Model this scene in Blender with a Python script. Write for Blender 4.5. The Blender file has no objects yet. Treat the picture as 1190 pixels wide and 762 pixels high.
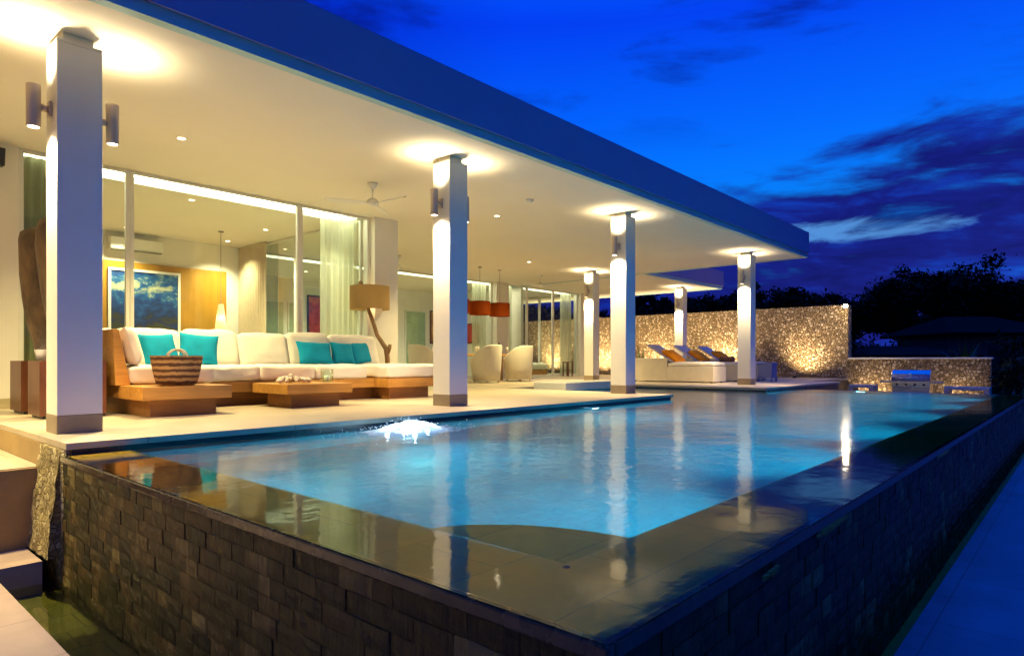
import bpy, math, random
from mathutils import Vector, Matrix, Euler, noise
random.seed(7)
PI = math.pi
R = math.radians
scn = bpy.context.scene
COL = scn.collection

# ------------------------------------------------------------------ materials
def nm(name):
    m = bpy.data.materials.new(name); m.use_nodes = True
    nt = m.node_tree; nt.nodes.clear()
    out = nt.nodes.new('ShaderNodeOutputMaterial')
    return m, nt, out
def N(nt, t, **kw):
    n = nt.nodes.new(t)
    for k, v in kw.items():
        if k in n.inputs: n.inputs[k].default_value = v
        else: setattr(n, k, v)
    return n
def L(nt, a, ao, b, bi): nt.links.new(a.outputs[ao], b.inputs[bi])
def c4(c): return (c[0], c[1], c[2], 1.0)
def coords(nt, scale=(1,1,1), rot=(0,0,0), kind='Object'):
    tc = N(nt, 'ShaderNodeTexCoord'); mp = N(nt, 'ShaderNodeMapping')
    mp.inputs['Scale'].default_value = scale; mp.inputs['Rotation'].default_value = rot
    L(nt, tc, kind, mp, 'Vector'); return mp
def ramp(nt, stops, interp='LINEAR'):
    r = N(nt, 'ShaderNodeValToRGB'); cr = r.color_ramp; cr.interpolation = interp
    while len(cr.elements) < len(stops): cr.elements.new(0.5)
    for e, (p, c) in zip(cr.elements, stops): e.position = p; e.color = c4(c) if len(c) == 3 else c
    return r
def mixc(nt, fac=None, a=None, b=None, blend='MIX'):
    m = N(nt, 'ShaderNodeMix', data_type='RGBA', blend_type=blend)
    if isinstance(fac, float): m.inputs[0].default_value = fac
    if a is not None: m.inputs[6].default_value = c4(a)
    if b is not None: m.inputs[7].default_value = c4(b)
    return m
def bump(nt, src, so, strength=.3, dist=.01):
    b = N(nt, 'ShaderNodeBump'); b.inputs['Strength'].default_value = strength; b.inputs['Distance'].default_value = dist
    L(nt, src, so, b, 'Height'); return b

def mat_simple(name, col, rough=.5, var=.12, scale=6., metal=0., bmp=0., bscale=60., spec=.5, bdist=.004, stretch=(1,1,1), coat=0.):
    m, nt, out = nm(name)
    p = N(nt, 'ShaderNodeBsdfPrincipled'); p.inputs['Roughness'].default_value = rough; p.inputs['Metallic'].default_value = metal
    p.inputs['Specular IOR Level'].default_value = spec; p.inputs['Coat Weight'].default_value = coat
    mp = coords(nt, stretch)
    n = N(nt, 'ShaderNodeTexNoise', Scale=scale, Detail=5., Roughness=.6); L(nt, mp, 'Vector', n, 'Vector')
    lo = tuple(max(0, c*(1-var)) for c in col); hi = tuple(min(1, c*(1+var)) for c in col)
    r = ramp(nt, [(.3, lo), (.7, hi)]); L(nt, n, 'Fac', r, 'Fac'); L(nt, r, 'Color', p, 'Base Color')
    if bmp:
        n2 = N(nt, 'ShaderNodeTexNoise', Scale=bscale, Detail=4.); L(nt, mp, 'Vector', n2, 'Vector')
        b = bump(nt, n2, 'Fac', bmp, bdist); L(nt, b, 'Normal', p, 'Normal')
    rr = N(nt, 'ShaderNodeMapRange'); rr.inputs[3].default_value = max(0, rough-.08); rr.inputs[4].default_value = min(1, rough+.1)
    L(nt, n, 'Fac', rr, 0); L(nt, rr, 0, p, 'Roughness')
    L(nt, p, 'BSDF', out, 'Surface'); return m

def mat_wood(name, dark, light, rough=.4, axis='X', scale=1.):
    m, nt, out = nm(name)
    p = N(nt, 'ShaderNodeBsdfPrincipled'); p.inputs['Roughness'].default_value = rough
    s = {'X': (.6, 9, 9), 'Y': (9, .6, 9), 'Z': (9, 9, .6)}[axis]
    mp = coords(nt, tuple(a*scale for a in s))
    n = N(nt, 'ShaderNodeTexNoise', Scale=2.2, Detail=8., Roughness=.65, Distortion=.8); L(nt, mp, 'Vector', n, 'Vector')
    r = ramp(nt, [(.28, dark), (.5, tuple((a+b)/2 for a, b in zip(dark, light))), (.72, light)]); L(nt, n, 'Fac', r, 'Fac')
    mp2 = coords(nt, (1.4, 1.4, 1.4)); n2 = N(nt, 'ShaderNodeTexNoise', Scale=1.3, Detail=2.); L(nt, mp2, 'Vector', n2, 'Vector')
    r2 = ramp(nt, [(.3, (.75, .75, .75)), (.7, (1.15, 1.1, 1.05))]); L(nt, n2, 'Fac', r2, 'Fac')
    mx = mixc(nt, 1.0, blend='MULTIPLY'); L(nt, r, 'Color', mx, 6); L(nt, r2, 'Color', mx, 7)
    L(nt, mx, 2, p, 'Base Color')
    b = bump(nt, n, 'Fac', .15, .003); L(nt, b, 'Normal', p, 'Normal')
    L(nt, p, 'BSDF', out, 'Surface'); return m

def mat_tile(name, c1, c2, mortar, bw, bh, ms=.004, rough=.4, offs=0., rot=(0,0,0), bmp=.2, var=.1, spec=.5, rvar=.12):
    m, nt, out = nm(name)
    p = N(nt, 'ShaderNodeBsdfPrincipled'); p.inputs['Specular IOR Level'].default_value = spec
    mp = coords(nt, (1,1,1), rot)
    b = N(nt, 'ShaderNodeTexBrick'); b.offset = offs; b.inputs['Scale'].default_value = 1.
    b.inputs['Brick Width'].default_value = bw; b.inputs['Row Height'].default_value = bh
    b.inputs['Mortar Size'].default_value = ms; b.inputs['Mortar Smooth'].default_value = .2; b.inputs['Bias'].default_value = 0
    b.inputs['Color1'].default_value = c4(c1); b.inputs['Color2'].default_value = c4(c2); b.inputs['Mortar'].default_value = c4(mortar)
    L(nt, mp, 'Vector', b, 'Vector')
    n = N(nt, 'ShaderNodeTexNoise', Scale=3., Detail=8., Roughness=.65); L(nt, mp, 'Vector', n, 'Vector')
    r = ramp(nt, [(.25, (1-var*1.6,)*3), (.75, (1+var,)*3)]); L(nt, n, 'Fac', r, 'Fac')
    mx = mixc(nt, 1.0, blend='MULTIPLY'); L(nt, b, 'Color', mx, 6); L(nt, r, 'Color', mx, 7)
    L(nt, mx, 2, p, 'Base Color')
    rr = N(nt, 'ShaderNodeMapRange'); rr.inputs[3].default_value = max(0, rough-rvar); rr.inputs[4].default_value = min(1, rough+rvar)
    L(nt, n, 'Fac', rr, 0); L(nt, rr, 0, p, 'Roughness')
    inv = N(nt, 'ShaderNodeMath', operation='SUBTRACT'); inv.inputs[0].default_value = 1.; L(nt, b, 'Fac', inv, 1)
    bp = bump(nt, inv, 0, bmp, .004); L(nt, bp, 'Normal', p, 'Normal')
    L(nt, p, 'BSDF', out, 'Surface'); return m

def mat_emit(name, col, strength):
    m, nt, out = nm(name); e = N(nt, 'ShaderNodeEmission', Strength=strength); e.inputs['Color'].default_value = c4(col)
    L(nt, e, 'Emission', out, 'Surface'); return m

def mat_glass(name, tint=(.9, .97, .92), f0=.5):
    m, nt, out = nm(name)
    t = N(nt, 'ShaderNodeBsdfTransparent'); t.inputs['Color'].default_value = c4(tint)
    g = N(nt, 'ShaderNodeBsdfGlossy'); g.inputs['Roughness'].default_value = .0
    mx = N(nt, 'ShaderNodeMixShader')
    lw = N(nt, 'ShaderNodeLayerWeight', Blend=.12)
    mr = N(nt, 'ShaderNodeMapRange'); mr.inputs[3].default_value = .05; mr.inputs[4].default_value = f0
    L(nt, lw, 'Fresnel', mr, 0); L(nt, mr, 0, mx, 0)
    L(nt, t, 'BSDF', mx, 1); L(nt, g, 'BSDF', mx, 2); L(nt, mx, 'Shader', out, 'Surface'); return m

def mat_sheer(name, col, op=.6, scale=40):
    m, nt, out = nm(name)
    d = N(nt, 'ShaderNodeBsdfDiffuse'); d.inputs['Color'].default_value = c4(col)
    tl = N(nt, 'ShaderNodeBsdfTranslucent'); tl.inputs['Color'].default_value = c4(col)
    a = N(nt, 'ShaderNodeMixShader'); a.inputs[0].default_value = .4; L(nt, d, 'BSDF', a, 1); L(nt, tl, 'BSDF', a, 2)
    t = N(nt, 'ShaderNodeBsdfTransparent'); b = N(nt, 'ShaderNodeMixShader'); b.inputs[0].default_value = op
    L(nt, t, 'BSDF', b, 1); L(nt, a, 'Shader', b, 2); L(nt, b, 'Shader', out, 'Surface'); return m

def mat_water(deep=True):
    m, nt, out = nm('deep_water' if deep else 'shallow_water')
    if deep:
        t = N(nt, 'ShaderNodeBsdfRefraction', IOR=1.33); t.inputs['Roughness'].default_value = .02; t.inputs['Color'].default_value = (.55, .90, .97, 1)
    else:
        t = N(nt, 'ShaderNodeBsdfTransparent'); t.inputs['Color'].default_value = (.86, .94, .95, 1)
    g = N(nt, 'ShaderNodeBsdfGlossy'); g.inputs['Roughness'].default_value = .12 if deep else .06
    mp = coords(nt, (1, 1, 1))
    n1 = N(nt, 'ShaderNodeTexNoise', Scale=9., Detail=3., Roughness=.5, Distortion=.3); L(nt, mp, 'Vector', n1, 'Vector')
    n2 = N(nt, 'ShaderNodeTexNoise', Scale=1.7, Detail=2.); L(nt, mp, 'Vector', n2, 'Vector')
    # calm film over the weir, more ripple further in the basin
    sx = N(nt, 'ShaderNodeSeparateXYZ'); L(nt, mp, 'Vector', sx, 'Vector')
    mrx = N(nt, 'ShaderNodeMapRange'); mrx.inputs[1].default_value = 1.5; mrx.inputs[2].default_value = 2.3; L(nt, sx, 'X', mrx, 0)
    mry = N(nt, 'ShaderNodeMapRange'); mry.inputs[1].default_value = 1.1; mry.inputs[2].default_value = 1.9; L(nt, sx, 'Y', mry, 0)
    mu = N(nt, 'ShaderNodeMath', operation='MULTIPLY'); L(nt, mrx, 0, mu, 0); L(nt, mry, 0, mu, 1)
    am = N(nt, 'ShaderNodeMapRange'); am.inputs[3].default_value = .25; am.inputs[4].default_value = 1.; L(nt, mu, 0, am, 0)
    ad = N(nt, 'ShaderNodeMath', operation='MULTIPLY_ADD'); ad.inputs[1].default_value = .35; L(nt, n1, 'Fac', ad, 0)
    L(nt, n2, 'Fac', ad, 2)
    b = N(nt, 'ShaderNodeBump'); b.inputs['Distance'].default_value = .03
    st = N(nt, 'ShaderNodeMath', operation='MULTIPLY'); st.inputs[1].default_value = .32; L(nt, am, 0, st, 0)
    L(nt, st, 0, b, 'Strength'); L(nt, ad, 0, b, 'Height')
    L(nt, b, 'Normal', g, 'Normal')
    if deep: L(nt, b, 'Normal', t, 'Normal')
    fr = N(nt, 'ShaderNodeFresnel', IOR=1.34 if deep else 2.2); L(nt, b, 'Normal', fr, 'Normal')
    mx = N(nt, 'ShaderNodeMixShader'); L(nt, fr, 'Fac', mx, 0); L(nt, t, 'BSDF', mx, 1); L(nt, g, 'BSDF', mx, 2)
    L(nt, mx, 'Shader', out, 'Surface'); return m

def mat_rubble(name, scale, pal, mortar, bmp=.9, bdist=.03, rough=.75):
    m, nt, out = nm(name)
    p = N(nt, 'ShaderNodeBsdfPrincipled'); p.inputs['Roughness'].default_value = rough
    mp = coords(nt)
    nz = N(nt, 'ShaderNodeTexNoise', Scale=4., Detail=2.); L(nt, mp, 'Vector', nz, 'Vector')
    va = N(nt, 'ShaderNodeMix', data_type='VECTOR'); va.inputs[0].default_value = .06; L(nt, mp, 'Vector', va, 4); L(nt, nz, 'Color', va, 5)
    v = N(nt, 'ShaderNodeTexVoronoi', Scale=scale); v.feature = 'F1'; L(nt, va, 1, v, 'Vector')
    ve = N(nt, 'ShaderNodeTexVoronoi', Scale=scale); ve.feature = 'DISTANCE_TO_EDGE'; L(nt, va, 1, ve, 'Vector')
    sp = N(nt, 'ShaderNodeSeparateColor'); L(nt, v, 'Color', sp, 'Color')
    r = ramp(nt, pal); L(nt, sp, 'Red', r, 'Fac')
    e = N(nt, 'ShaderNodeMapRange'); e.inputs[1].default_value = .02; e.inputs[2].default_value = .14; L(nt, ve, 'Distance', e, 0)
    n2 = N(nt, 'ShaderNodeTexNoise', Scale=scale*3, Detail=5.); L(nt, mp, 'Vector', n2, 'Vector')
    r2 = ramp(nt, [(.3, (.7,)*3), (.7, (1.2,)*3)]); L(nt, n2, 'Fac', r2, 'Fac')
    mm = mixc(nt, 1.0, blend='MULTIPLY'); L(nt, r, 'Color', mm, 6); L(nt, r2, 'Color', mm, 7)
    mx = mixc(nt, None, a=mortar); L(nt, e, 0, mx, 0); L(nt, mm, 2, mx, 7); L(nt, mx, 2, p, 'Base Color')
    # each stone stands out by its own amount
    h = N(nt, 'ShaderNodeMath', operation='MULTIPLY_ADD'); h.inputs[1].default_value = .8; L(nt, sp, 'Green', h, 0); L(nt, e, 0, h, 2)
    h2 = N(nt, 'ShaderNodeMath', operation='MULTIPLY_ADD'); h2.inputs[1].default_value = .5; L(nt, n2, 'Fac', h2, 0); L(nt, h, 0, h2, 2)
    b = bump(nt, h2, 0, bmp, bdist); L(nt, b, 'Normal', p, 'Normal')
    L(nt, p, 'BSDF', out, 'Surface'); return m

def mat_slate(name):
    m, nt, out = nm(name)
    p = N(nt, 'ShaderNodeBsdfPrincipled'); p.inputs['Specular IOR Level'].default_value = .35
    at = N(nt, 'ShaderNodeAttribute'); at.attribute_name = 'shade'
    mp = coords(nt, (8, 8, 1.3)); n = N(nt, 'ShaderNodeTexNoise', Scale=3.5, Detail=8., Roughness=.7); L(nt, mp, 'Vector', n, 'Vector')
    mp2 = coords(nt, (1, 1, .35)); n2 = N(nt, 'ShaderNodeTexNoise', Scale=2.2, Detail=4.); L(nt, mp2, 'Vector', n2, 'Vector')
    r = ramp(nt, [(0., (.007, .007, .0015)), (.35, (.028, .025, .005)), (.58, (.062, .050, .010)), (.80, (.10, .060, .014)), (1., (.24, .19, .055))])
    ad = N(nt, 'ShaderNodeMath', operation='MULTIPLY_ADD'); ad.inputs[1].default_value = .9; L(nt, n, 'Fac', ad, 0)
    sb = N(nt, 'ShaderNodeMath', operation='ADD'); sb.inputs[1].default_value = -.62; L(nt, at, 'Fac', sb, 0); L(nt, sb, 0, ad, 2)
    ad2 = N(nt, 'ShaderNodeMath', operation='MULTIPLY_ADD'); ad2.inputs[1].default_value = .6; L(nt, n2, 'Fac', ad2, 0); L(nt, ad, 0, ad2, 2)
    L(nt, ad2, 0, r, 'Fac'); L(nt, r, 'Color', p, 'Base Color')
    rr = N(nt, 'ShaderNodeMapRange'); rr.inputs[3].default_value = .22; rr.inputs[4].default_value = .6; L(nt, n2, 'Fac', rr, 0); L(nt, rr, 0, p, 'Roughness')
    b = bump(nt, n, 'Fac', 1., .02); L(nt, b, 'Normal', p, 'Normal')
    L(nt, p, 'BSDF', out, 'Surface'); return m

M = {}
M['plaster'] = mat_simple('white_plaster', (.78, .76, .70), .6, .03, 2., bmp=.05, bscale=90)
M['ceiling'] = mat_simple('ceiling_paint', (.80, .77, .68), .7, .02, 1.)
M['fascia'] = mat_simple('fascia_paint', (.26, .24, .48), .55, .05, 1.5)  # blue of the dusk skylight put into the white fascia's colour
M['band'] = mat_simple('fascia_band', (.34, .56, .58), .4, .05, 2.)  # trim tinted teal to carry the glow of the pool
M['floor'] = mat_tile('terrace_stone', (.50, .42, .30), (.44, .365, .26), (.30, .25, .175), 1.2, .6, .005, .38, .5, bmp=.1, var=.10)
M['stone_plain'] = mat_simple('sandstone_steps', (.30, .20, .075), .6, .22, 3., bmp=.25, bscale=25, bdist=.01)
M['stone_coping'] = mat_tile('pink_coping', (.46, .34, .25), (.42, .32, .24), (.25, .19, .14), 1.3, .6, .004, .5, .5, bmp=.2, var=.12)
M['plinth'] = mat_simple('plinth_stone', (.26, .205, .14), .45, .15, 5., bmp=.1)
M['pooltile'] = mat_tile('pool_mosaic', (.001, .31, .40), (.001, .25, .35), (.006, .19, .25), .1, .1, .004, .35, 0., bmp=.1, var=.14)
M['darktile'] = mat_tile('waterline_tile', (.008, .022, .045), (.006, .018, .036), (.012, .02, .03), .2, .1, .003, .3, .5, (R(90), 0, 0), bmp=.1)
M['ledge'] = mat_tile('weir_stone', (.76, .46, .04), (.68, .41, .035), (.42, .26, .025), .6, .4, .004, .4, .5, bmp=.2, var=.25)
M['slate'] = mat_slate('split_slate')
M['trough'] = mat_tile('trough_tile', (.30, .28, .022), (.22, .215, .016), (.10, .10, .012), .2, .3, .005, .4, .5, bmp=.2, var=.2)
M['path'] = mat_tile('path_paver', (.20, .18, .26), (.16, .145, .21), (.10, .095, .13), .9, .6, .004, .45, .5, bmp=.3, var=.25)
M['wallstone'] = mat_rubble('rubble_wall', 13., [(0, (.19, .125, .06)), (.35, (.29, .20, .11)), (.7, (.40, .29, .17)), (1, (.58, .46, .32))], (.14, .095, .05), .9, .035)
M['pierstone'] = mat_rubble('pale_rubble', 27., [(0, (.24, .18, .06)), (.5, (.40, .32, .13)), (1, (.58, .50, .26))], (.18, .135, .05), .6, .012)
M['teak'] = mat_wood('honey_teak', (.36, .165, .03), (.60, .32, .075), .38, 'X')
M['teak_dark'] = mat_wood('teak_plinth', (.22, .095, .02), (.38, .18, .045), .45, 'X')
M['pedwood'] = mat_wood('dark_red_wood', (.085, .026, .010), (.16, .055, .022), .35, 'Z')
M['drift'] = mat_wood('driftwood', (.16, .085, .035), (.36, .21, .10), .7, 'Z', 1.5)
M['panelwood'] = mat_wood('ochre_panel', (.34, .18, .010), (.42, .23, .016), .5, 'Z', .5)
M['urn'] = mat_simple('dark_urn', (.10, .062, .030), .55, .75, 6., bmp=.8, bscale=14, bdist=.02, stretch=(1, 1, .6))
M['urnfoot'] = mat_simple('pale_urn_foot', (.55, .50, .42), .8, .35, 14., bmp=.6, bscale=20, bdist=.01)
M['cushion'] = mat_simple('cream_canvas', (.80, .75, .66), .9, .04, 3., bmp=.35, bscale=500, bdist=.002, spec=.2)
M['pinkpillow'] = mat_simple('pale_pillow', (.74, .66, .60), .9, .05, 5., bmp=.35, bscale=400, bdist=.002, spec=.2)
M['teal'] = mat_simple('turquoise_fabric', (.002, .24, .42), .85, .12, 6., bmp=.35, bscale=400, bdist=.002, spec=.2)
M['orangefab'] = mat_simple('orange_fabric', (1., .33, .015), .85, .12, 6., bmp=.3, bscale=300, bdist=.002, spec=.2)
M['white_wicker'] = mat_simple('white_weave', (.72, .66, .54), .6, .06, 30., bmp=.6, bscale=160, bdist=.004)
M['lounger'] = mat_simple('lounger_white', (.68, .62, .50), .5, .05, 6.)
M['slingback'] = mat_simple('grey_sling', (.50, .46, .46), .7, .06, 20., bmp=.3, bscale=200)
M['steel'] = mat_simple('brushed_steel', (.58, .49, .41), .42, .08, 20., metal=.45, stretch=(1, 1, .1))
M['chrome'] = mat_simple('grill_steel', (.66, .66, .68), .22, .06, 9., metal=1.)
M['black'] = mat_simple('black_plastic', (.012, .012, .012), .45, .2)
M['alu'] = mat_simple('white_aluminium', (.72, .72, .68), .4, .04)
M['bronze'] = mat_simple('grey_frame', (.22, .23, .20), .4, .08)
M['whiteplastic'] = mat_simple('white_plastic', (.80, .80, .76), .35, .03)
M['shade_tan'] = mat_sheer('tan_shade', (.30, .205, .095), 1.)
M['shade_orange'] = mat_sheer('burnt_orange_shade', (.21, .040, .007), 1.)
M['shade_white'] = mat_sheer('woven_white_shade', (.78, .66, .46), .93)
M['glass'] = mat_glass('window_glass')
M['sheer'] = mat_sheer('sheer_curtain', (.72, .76, .62), .72)
M['drape'] = mat_simple('beige_drape', (.50, .42, .29), .9, .05, 8.)
M['water'] = mat_water(); M['film'] = mat_water(False)
M['foam'] = mat_sheer('water_foam', (.86, .93, .97), .82)
M['lamp_warm'] = mat_emit('warm_lens', (1., .80, .50), 30.)
M['lamp_soft'] = mat_emit('downlight_lens', (1., .82, .52), 18.)
M['cove'] = mat_emit('cove_led', (1., .94, .62), 10.0)
M['poollens'] = mat_emit('pool_lens', (.55, .85, 1.), 30.)
M['bulb'] = mat_emit('bulb', (1., .72, .36), 14.)
M['doorglass'] = mat_simple('frosted_green_door', (.30, .42, .30), .25, .08, 2.)
M['skirting'] = mat_simple('beige_skirting', (.42, .36, .22), .5, .08)
M['bluetable'] = mat_simple('grey_resin', (.20, .23, .42), .5, .06)  # the stool's own blue
M['brown'] = mat_simple('brown_towel', (.16, .07, .035), .95, .15, 20., bmp=.4, bscale=200)
M['bark'] = mat_simple('bark', (.06, .045, .03), .9, .3, 5., bmp=.6, bscale=20, bdist=.02)
M['leaf'] = mat_simple('leaf', (.014, .026, .008), .7, .5, .8, spec=.15)
M['leaf2'] = mat_simple('bright_leaf', (.09, .19, .035), .5, .4, .8)
M['soil'] = mat_simple('lawn', (.030, .045, .015), .95, .4, .8, bmp=.5, bscale=30, bdist=.03)
M['thatch'] = mat_simple('dark_roofing', (.003, .003, .0035), .9, .3, 4., spec=.08, stretch=(1, 1, 6), bmp=.4, bscale=20, bdist=.02)
M['darkwall'] = mat_simple('dim_wall', (.10, .10, .10), .8, .15)
M['glazed'] = mat_simple('clear_tumbler', (.7, .65, .55), .1, .05, spec=.8)
M['bottle'] = mat_simple('dark_bottle', (.02, .03, .02), .1, .2, spec=.8)
M['duvet'] = mat_simple('bed_linen', (.72, .74, .60), .9, .04)

def mat_basket():
    m, nt, out = nm('striped_basket'); p = N(nt, 'ShaderNodeBsdfPrincipled', Roughness=.85)
    tc = N(nt, 'ShaderNodeTexCoord'); sx = N(nt, 'ShaderNodeSeparateXYZ'); L(nt, tc, 'Object', sx, 'Vector')
    nz = N(nt, 'ShaderNodeTexNoise', Scale=18., Detail=2.); L(nt, tc, 'Object', nz, 'Vector')
    mu = N(nt, 'ShaderNodeMath', operation='MULTIPLY_ADD'); mu.inputs[1].default_value = .03; L(nt, nz, 'Fac', mu, 0); L(nt, sx, 'Z', mu, 2)
    s = N(nt, 'ShaderNodeMath', operation='MULTIPLY'); s.inputs[1].default_value = 2*PI/.062; L(nt, mu, 0, s, 0)
    si = N(nt, 'ShaderNodeMath', operation='SINE'); L(nt, s, 0, si, 0)
    r = ramp(nt, [(.42, (.085, .035, .018)), (.6, (.40, .24, .105))]); 
    mr = N(nt, 'ShaderNodeMapRange'); mr.inputs[1].default_value = -1; mr.inputs[2].default_value = 1; L(nt, si, 0, mr, 0); L(nt, mr, 0, r, 'Fac')
    L(nt, r, 'Color', p, 'Base Color')
    w = N(nt, 'ShaderNodeTexNoise', Scale=120., Detail=2.); L(nt, tc, 'Object', w, 'Vector'); b = bump(nt, w, 'Fac', .7, .006); L(nt, b, 'Normal', p, 'Normal')
    L(nt, p, 'BSDF', out, 'Surface'); return m
M['basket'] = mat_basket()

def mat_art(name, stops, scale=(2, 2, 4), dist=1.2, gz=None):
    m, nt, out = nm(name); p = N(nt, 'ShaderNodeBsdfPrincipled', Roughness=.55)
    mp = coords(nt, scale); n = N(nt, 'ShaderNodeTexNoise', Scale=1.6, Detail=9., Roughness=.7, Distortion=dist); L(nt, mp, 'Vector', n, 'Vector')
    r = ramp(nt, stops)
    if gz:
        tc = N(nt, 'ShaderNodeTexCoord'); sx = N(nt, 'ShaderNodeSeparateXYZ'); L(nt, tc, 'Object', sx, 'Vector')
        g = ramp(nt, gz); mr = N(nt, 'ShaderNodeMapRange'); mr.inputs[1].default_value = -.7; mr.inputs[2].default_value = .7; L(nt, sx, 'Z', mr, 0); L(nt, mr, 0, g, 'Fac')
        ad = N(nt, 'ShaderNodeMath', operation='ADD'); L(nt, n, 'Fac', ad, 0); L(nt, g, 'Color', ad, 1)
        sb = N(nt, 'ShaderNodeMath', operation='SUBTRACT'); sb.inputs[1].default_value = .5; L(nt, ad, 0, sb, 0); L(nt, sb, 0, r, 'Fac')
    else: L(nt, n, 'Fac', r, 'Fac')
    L(nt, r, 'Color', p, 'Base Color'); L(nt, p, 'BSDF', out, 'Surface'); return m
M['art_blue'] = mat_art('abstract_blue', [(.16, (.02, .028, .008)), (.30, (.03, .035, .012)), (.37, (.002, .014, .07)), (.52, (.002, .045, .20)), (.59, (.008, .10, .26)), (.665, (.30, .36, .26)), (.82, (.60, .60, .42))],
                        (1.5, 1, 2.6), .35, [(0., (.16,)*3), (.2, (.38,)*3), (.45, (.44,)*3), (.72, (.66,)*3), (1., (.46,)*3)])
M['art_red'] = mat_art('abstract_red', [(.3, (.02, .01, .02)), (.42, (.30, .02, .02)), (.6, (.55, .05, .03)), (.75, (.30, .06, .16))], (2, 2, 2), 2.)
M['art_gold'] = mat_art('abstract_gold', [(.3, (.10, .03, .02)), (.5, (.50, .28, .04)), (.7, (.70, .45, .10))], (2, 2, 2), 1.)

# ------------------------------------------------------------------ mesh builder
class MB:
    def __init__(s): s.v = []; s.f = []; s.sh = []
    def add(s, vs, fs):
        o = len(s.v); s.v += [Vector(v) for v in vs]; s.f += [tuple(i+o for i in f) for f in fs]; return s
    def box(s, x0, x1, y0, y1, z0, z1):
        return s.add([(x0,y0,z0),(x1,y0,z0),(x1,y1,z0),(x0,y1,z0),(x0,y0,z1),(x1,y0,z1),(x1,y1,z1),(x0,y1,z1)],
                     [(0,3,2,1),(4,5,6,7),(0,1,5,4),(1,2,6,5),(2,3,7,6),(3,0,4,7)])
    def hexa(s, p): return s.add(p, [(0,3,2,1),(4,5,6,7),(0,1,5,4),(1,2,6,5),(2,3,7,6),(3,0,4,7)])
    def quad(s, a, b, c, d): return s.add([a,b,c,d], [(0,1,2,3)])
    def prism(s, pts, z0, z1):
        n = len(pts)
        return s.add([(x,y,z0) for x,y in pts]+[(x,y,z1) for x,y in pts], [tuple(range(n))[::-1], tuple(range(n,2*n))]+[(i,(i+1)%n,n+(i+1)%n,n+i) for i in range(n)])
    def tube(s, pts, rad, n=10, cap=True):
        pts = [Vector(p) for p in pts]; rad = rad if isinstance(rad, (list, tuple)) else [rad]*len(pts)
        vs = []; fs = []; up = None
        for i, p in enumerate(pts):
            d = (pts[min(i+1, len(pts)-1)]-pts[max(i-1, 0)]).normalized()
            if up is None: up = d.orthogonal().normalized()
            a = (up-d*up.dot(d)).normalized(); up = a; b = d.cross(a)
            for k in range(n):
                t = 2*PI*k/n; vs.append(p+(a*math.cos(t)+b*math.sin(t))*rad[i])
        for i in range(len(pts)-1):
            for k in range(n): fs.append((i*n+k, i*n+(k+1)%n, (i+1)*n+(k+1)%n, (i+1)*n+k))
        if cap: fs.append(tuple(range(n))[::-1]); fs.append(tuple((len(pts)-1)*n+k for k in range(n)))
        return s.add(vs, fs)
    def lathe(s, prof, n=32, c=(0,0,0)):
        vs = []; fs = []; m = len(prof)
        for r, z in prof:
            for k in range(n):
                t = 2*PI*k/n; vs.append((c[0]+r*math.cos(t), c[1]+r*math.sin(t), c[2]+z))
        for i in range(m-1):
            for k in range(n): fs.append((i*n+k, i*n+(k+1)%n, (i+1)*n+(k+1)%n, (i+1)*n+k))
        return s.add(vs, fs)
    def move(s, mat): s.v = [mat @ v for v in s.v]; return s
    def build(s, name, mat, parent=None, smooth=False, bevel=0., off=(0,0,0), sub=0, shade=None, seg=2):
        o = Vector(off); me = bpy.data.meshes.new(name); me.from_pydata([v-o for v in s.v], [], s.f)
        me.materials.append(mat if not isinstance(mat, str) else M[mat])
        if smooth: me.polygons.foreach_set('use_smooth', [True]*len(me.polygons))
        if shade is not None:
            at = me.attributes.new('shade', 'FLOAT', 'POINT'); at.data.foreach_set('value', shade)
        me.update(); ob = bpy.data.objects.new(name, me); COL.objects.link(ob)
        if parent: ob.parent = parent
        else: ob.location = o
        if bevel:
            b = ob.modifiers.new('edge', 'BEVEL'); b.width = bevel; b.segments = seg; b.limit_method = 'ANGLE'; b.angle_limit = R(40)
        if sub:
            b = ob.modifiers.new('smooth', 'SUBSURF'); b.levels = sub; b.render_levels = sub
        return ob
def thing(name, label, cat, loc=(0,0,0), rot=(0,0,0), group=None):
    o = bpy.data.objects.new(name, None); COL.objects.link(o); o.empty_display_size = .2
    o.location = loc; o.rotation_euler = rot; o['label'] = label; o['category'] = cat
    if group: o['group'] = group
    return o
def tag(o, label, cat, group=None):
    o['label'] = label; o['category'] = cat
    if group: o['group'] = group
    return o
def struct(o): o['kind'] = 'structure'; return o
def dup(src, loc, label, rot=None, group=None):
    r = src.copy(); COL.objects.link(r); r.location = loc; r['label'] = label
    if rot is not None: r.rotation_euler = rot
    if group: r['group'] = group
    for ch in list(src.children):
        c = ch.copy(); COL.objects.link(c); c.parent = r
        for g in list(ch.children):
            d = g.copy(); COL.objects.link(d); d.parent = c
    return r
def lamp(kind, name, loc, energy, col, parent=None, **kw):
    l = bpy.data.lights.new(name, kind); l.energy = energy; l.color = col
    for k, v in kw.items():
        if k != 'aim': setattr(l, k, v)
    o = bpy.data.objects.new(name, l); COL.objects.link(o); o.location = loc
    if 'aim' in kw: o.rotation_euler = Vector(kw['aim']).to_track_quat('-Z', 'Y').to_euler()
    if parent: o.parent = parent
    return o

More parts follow.
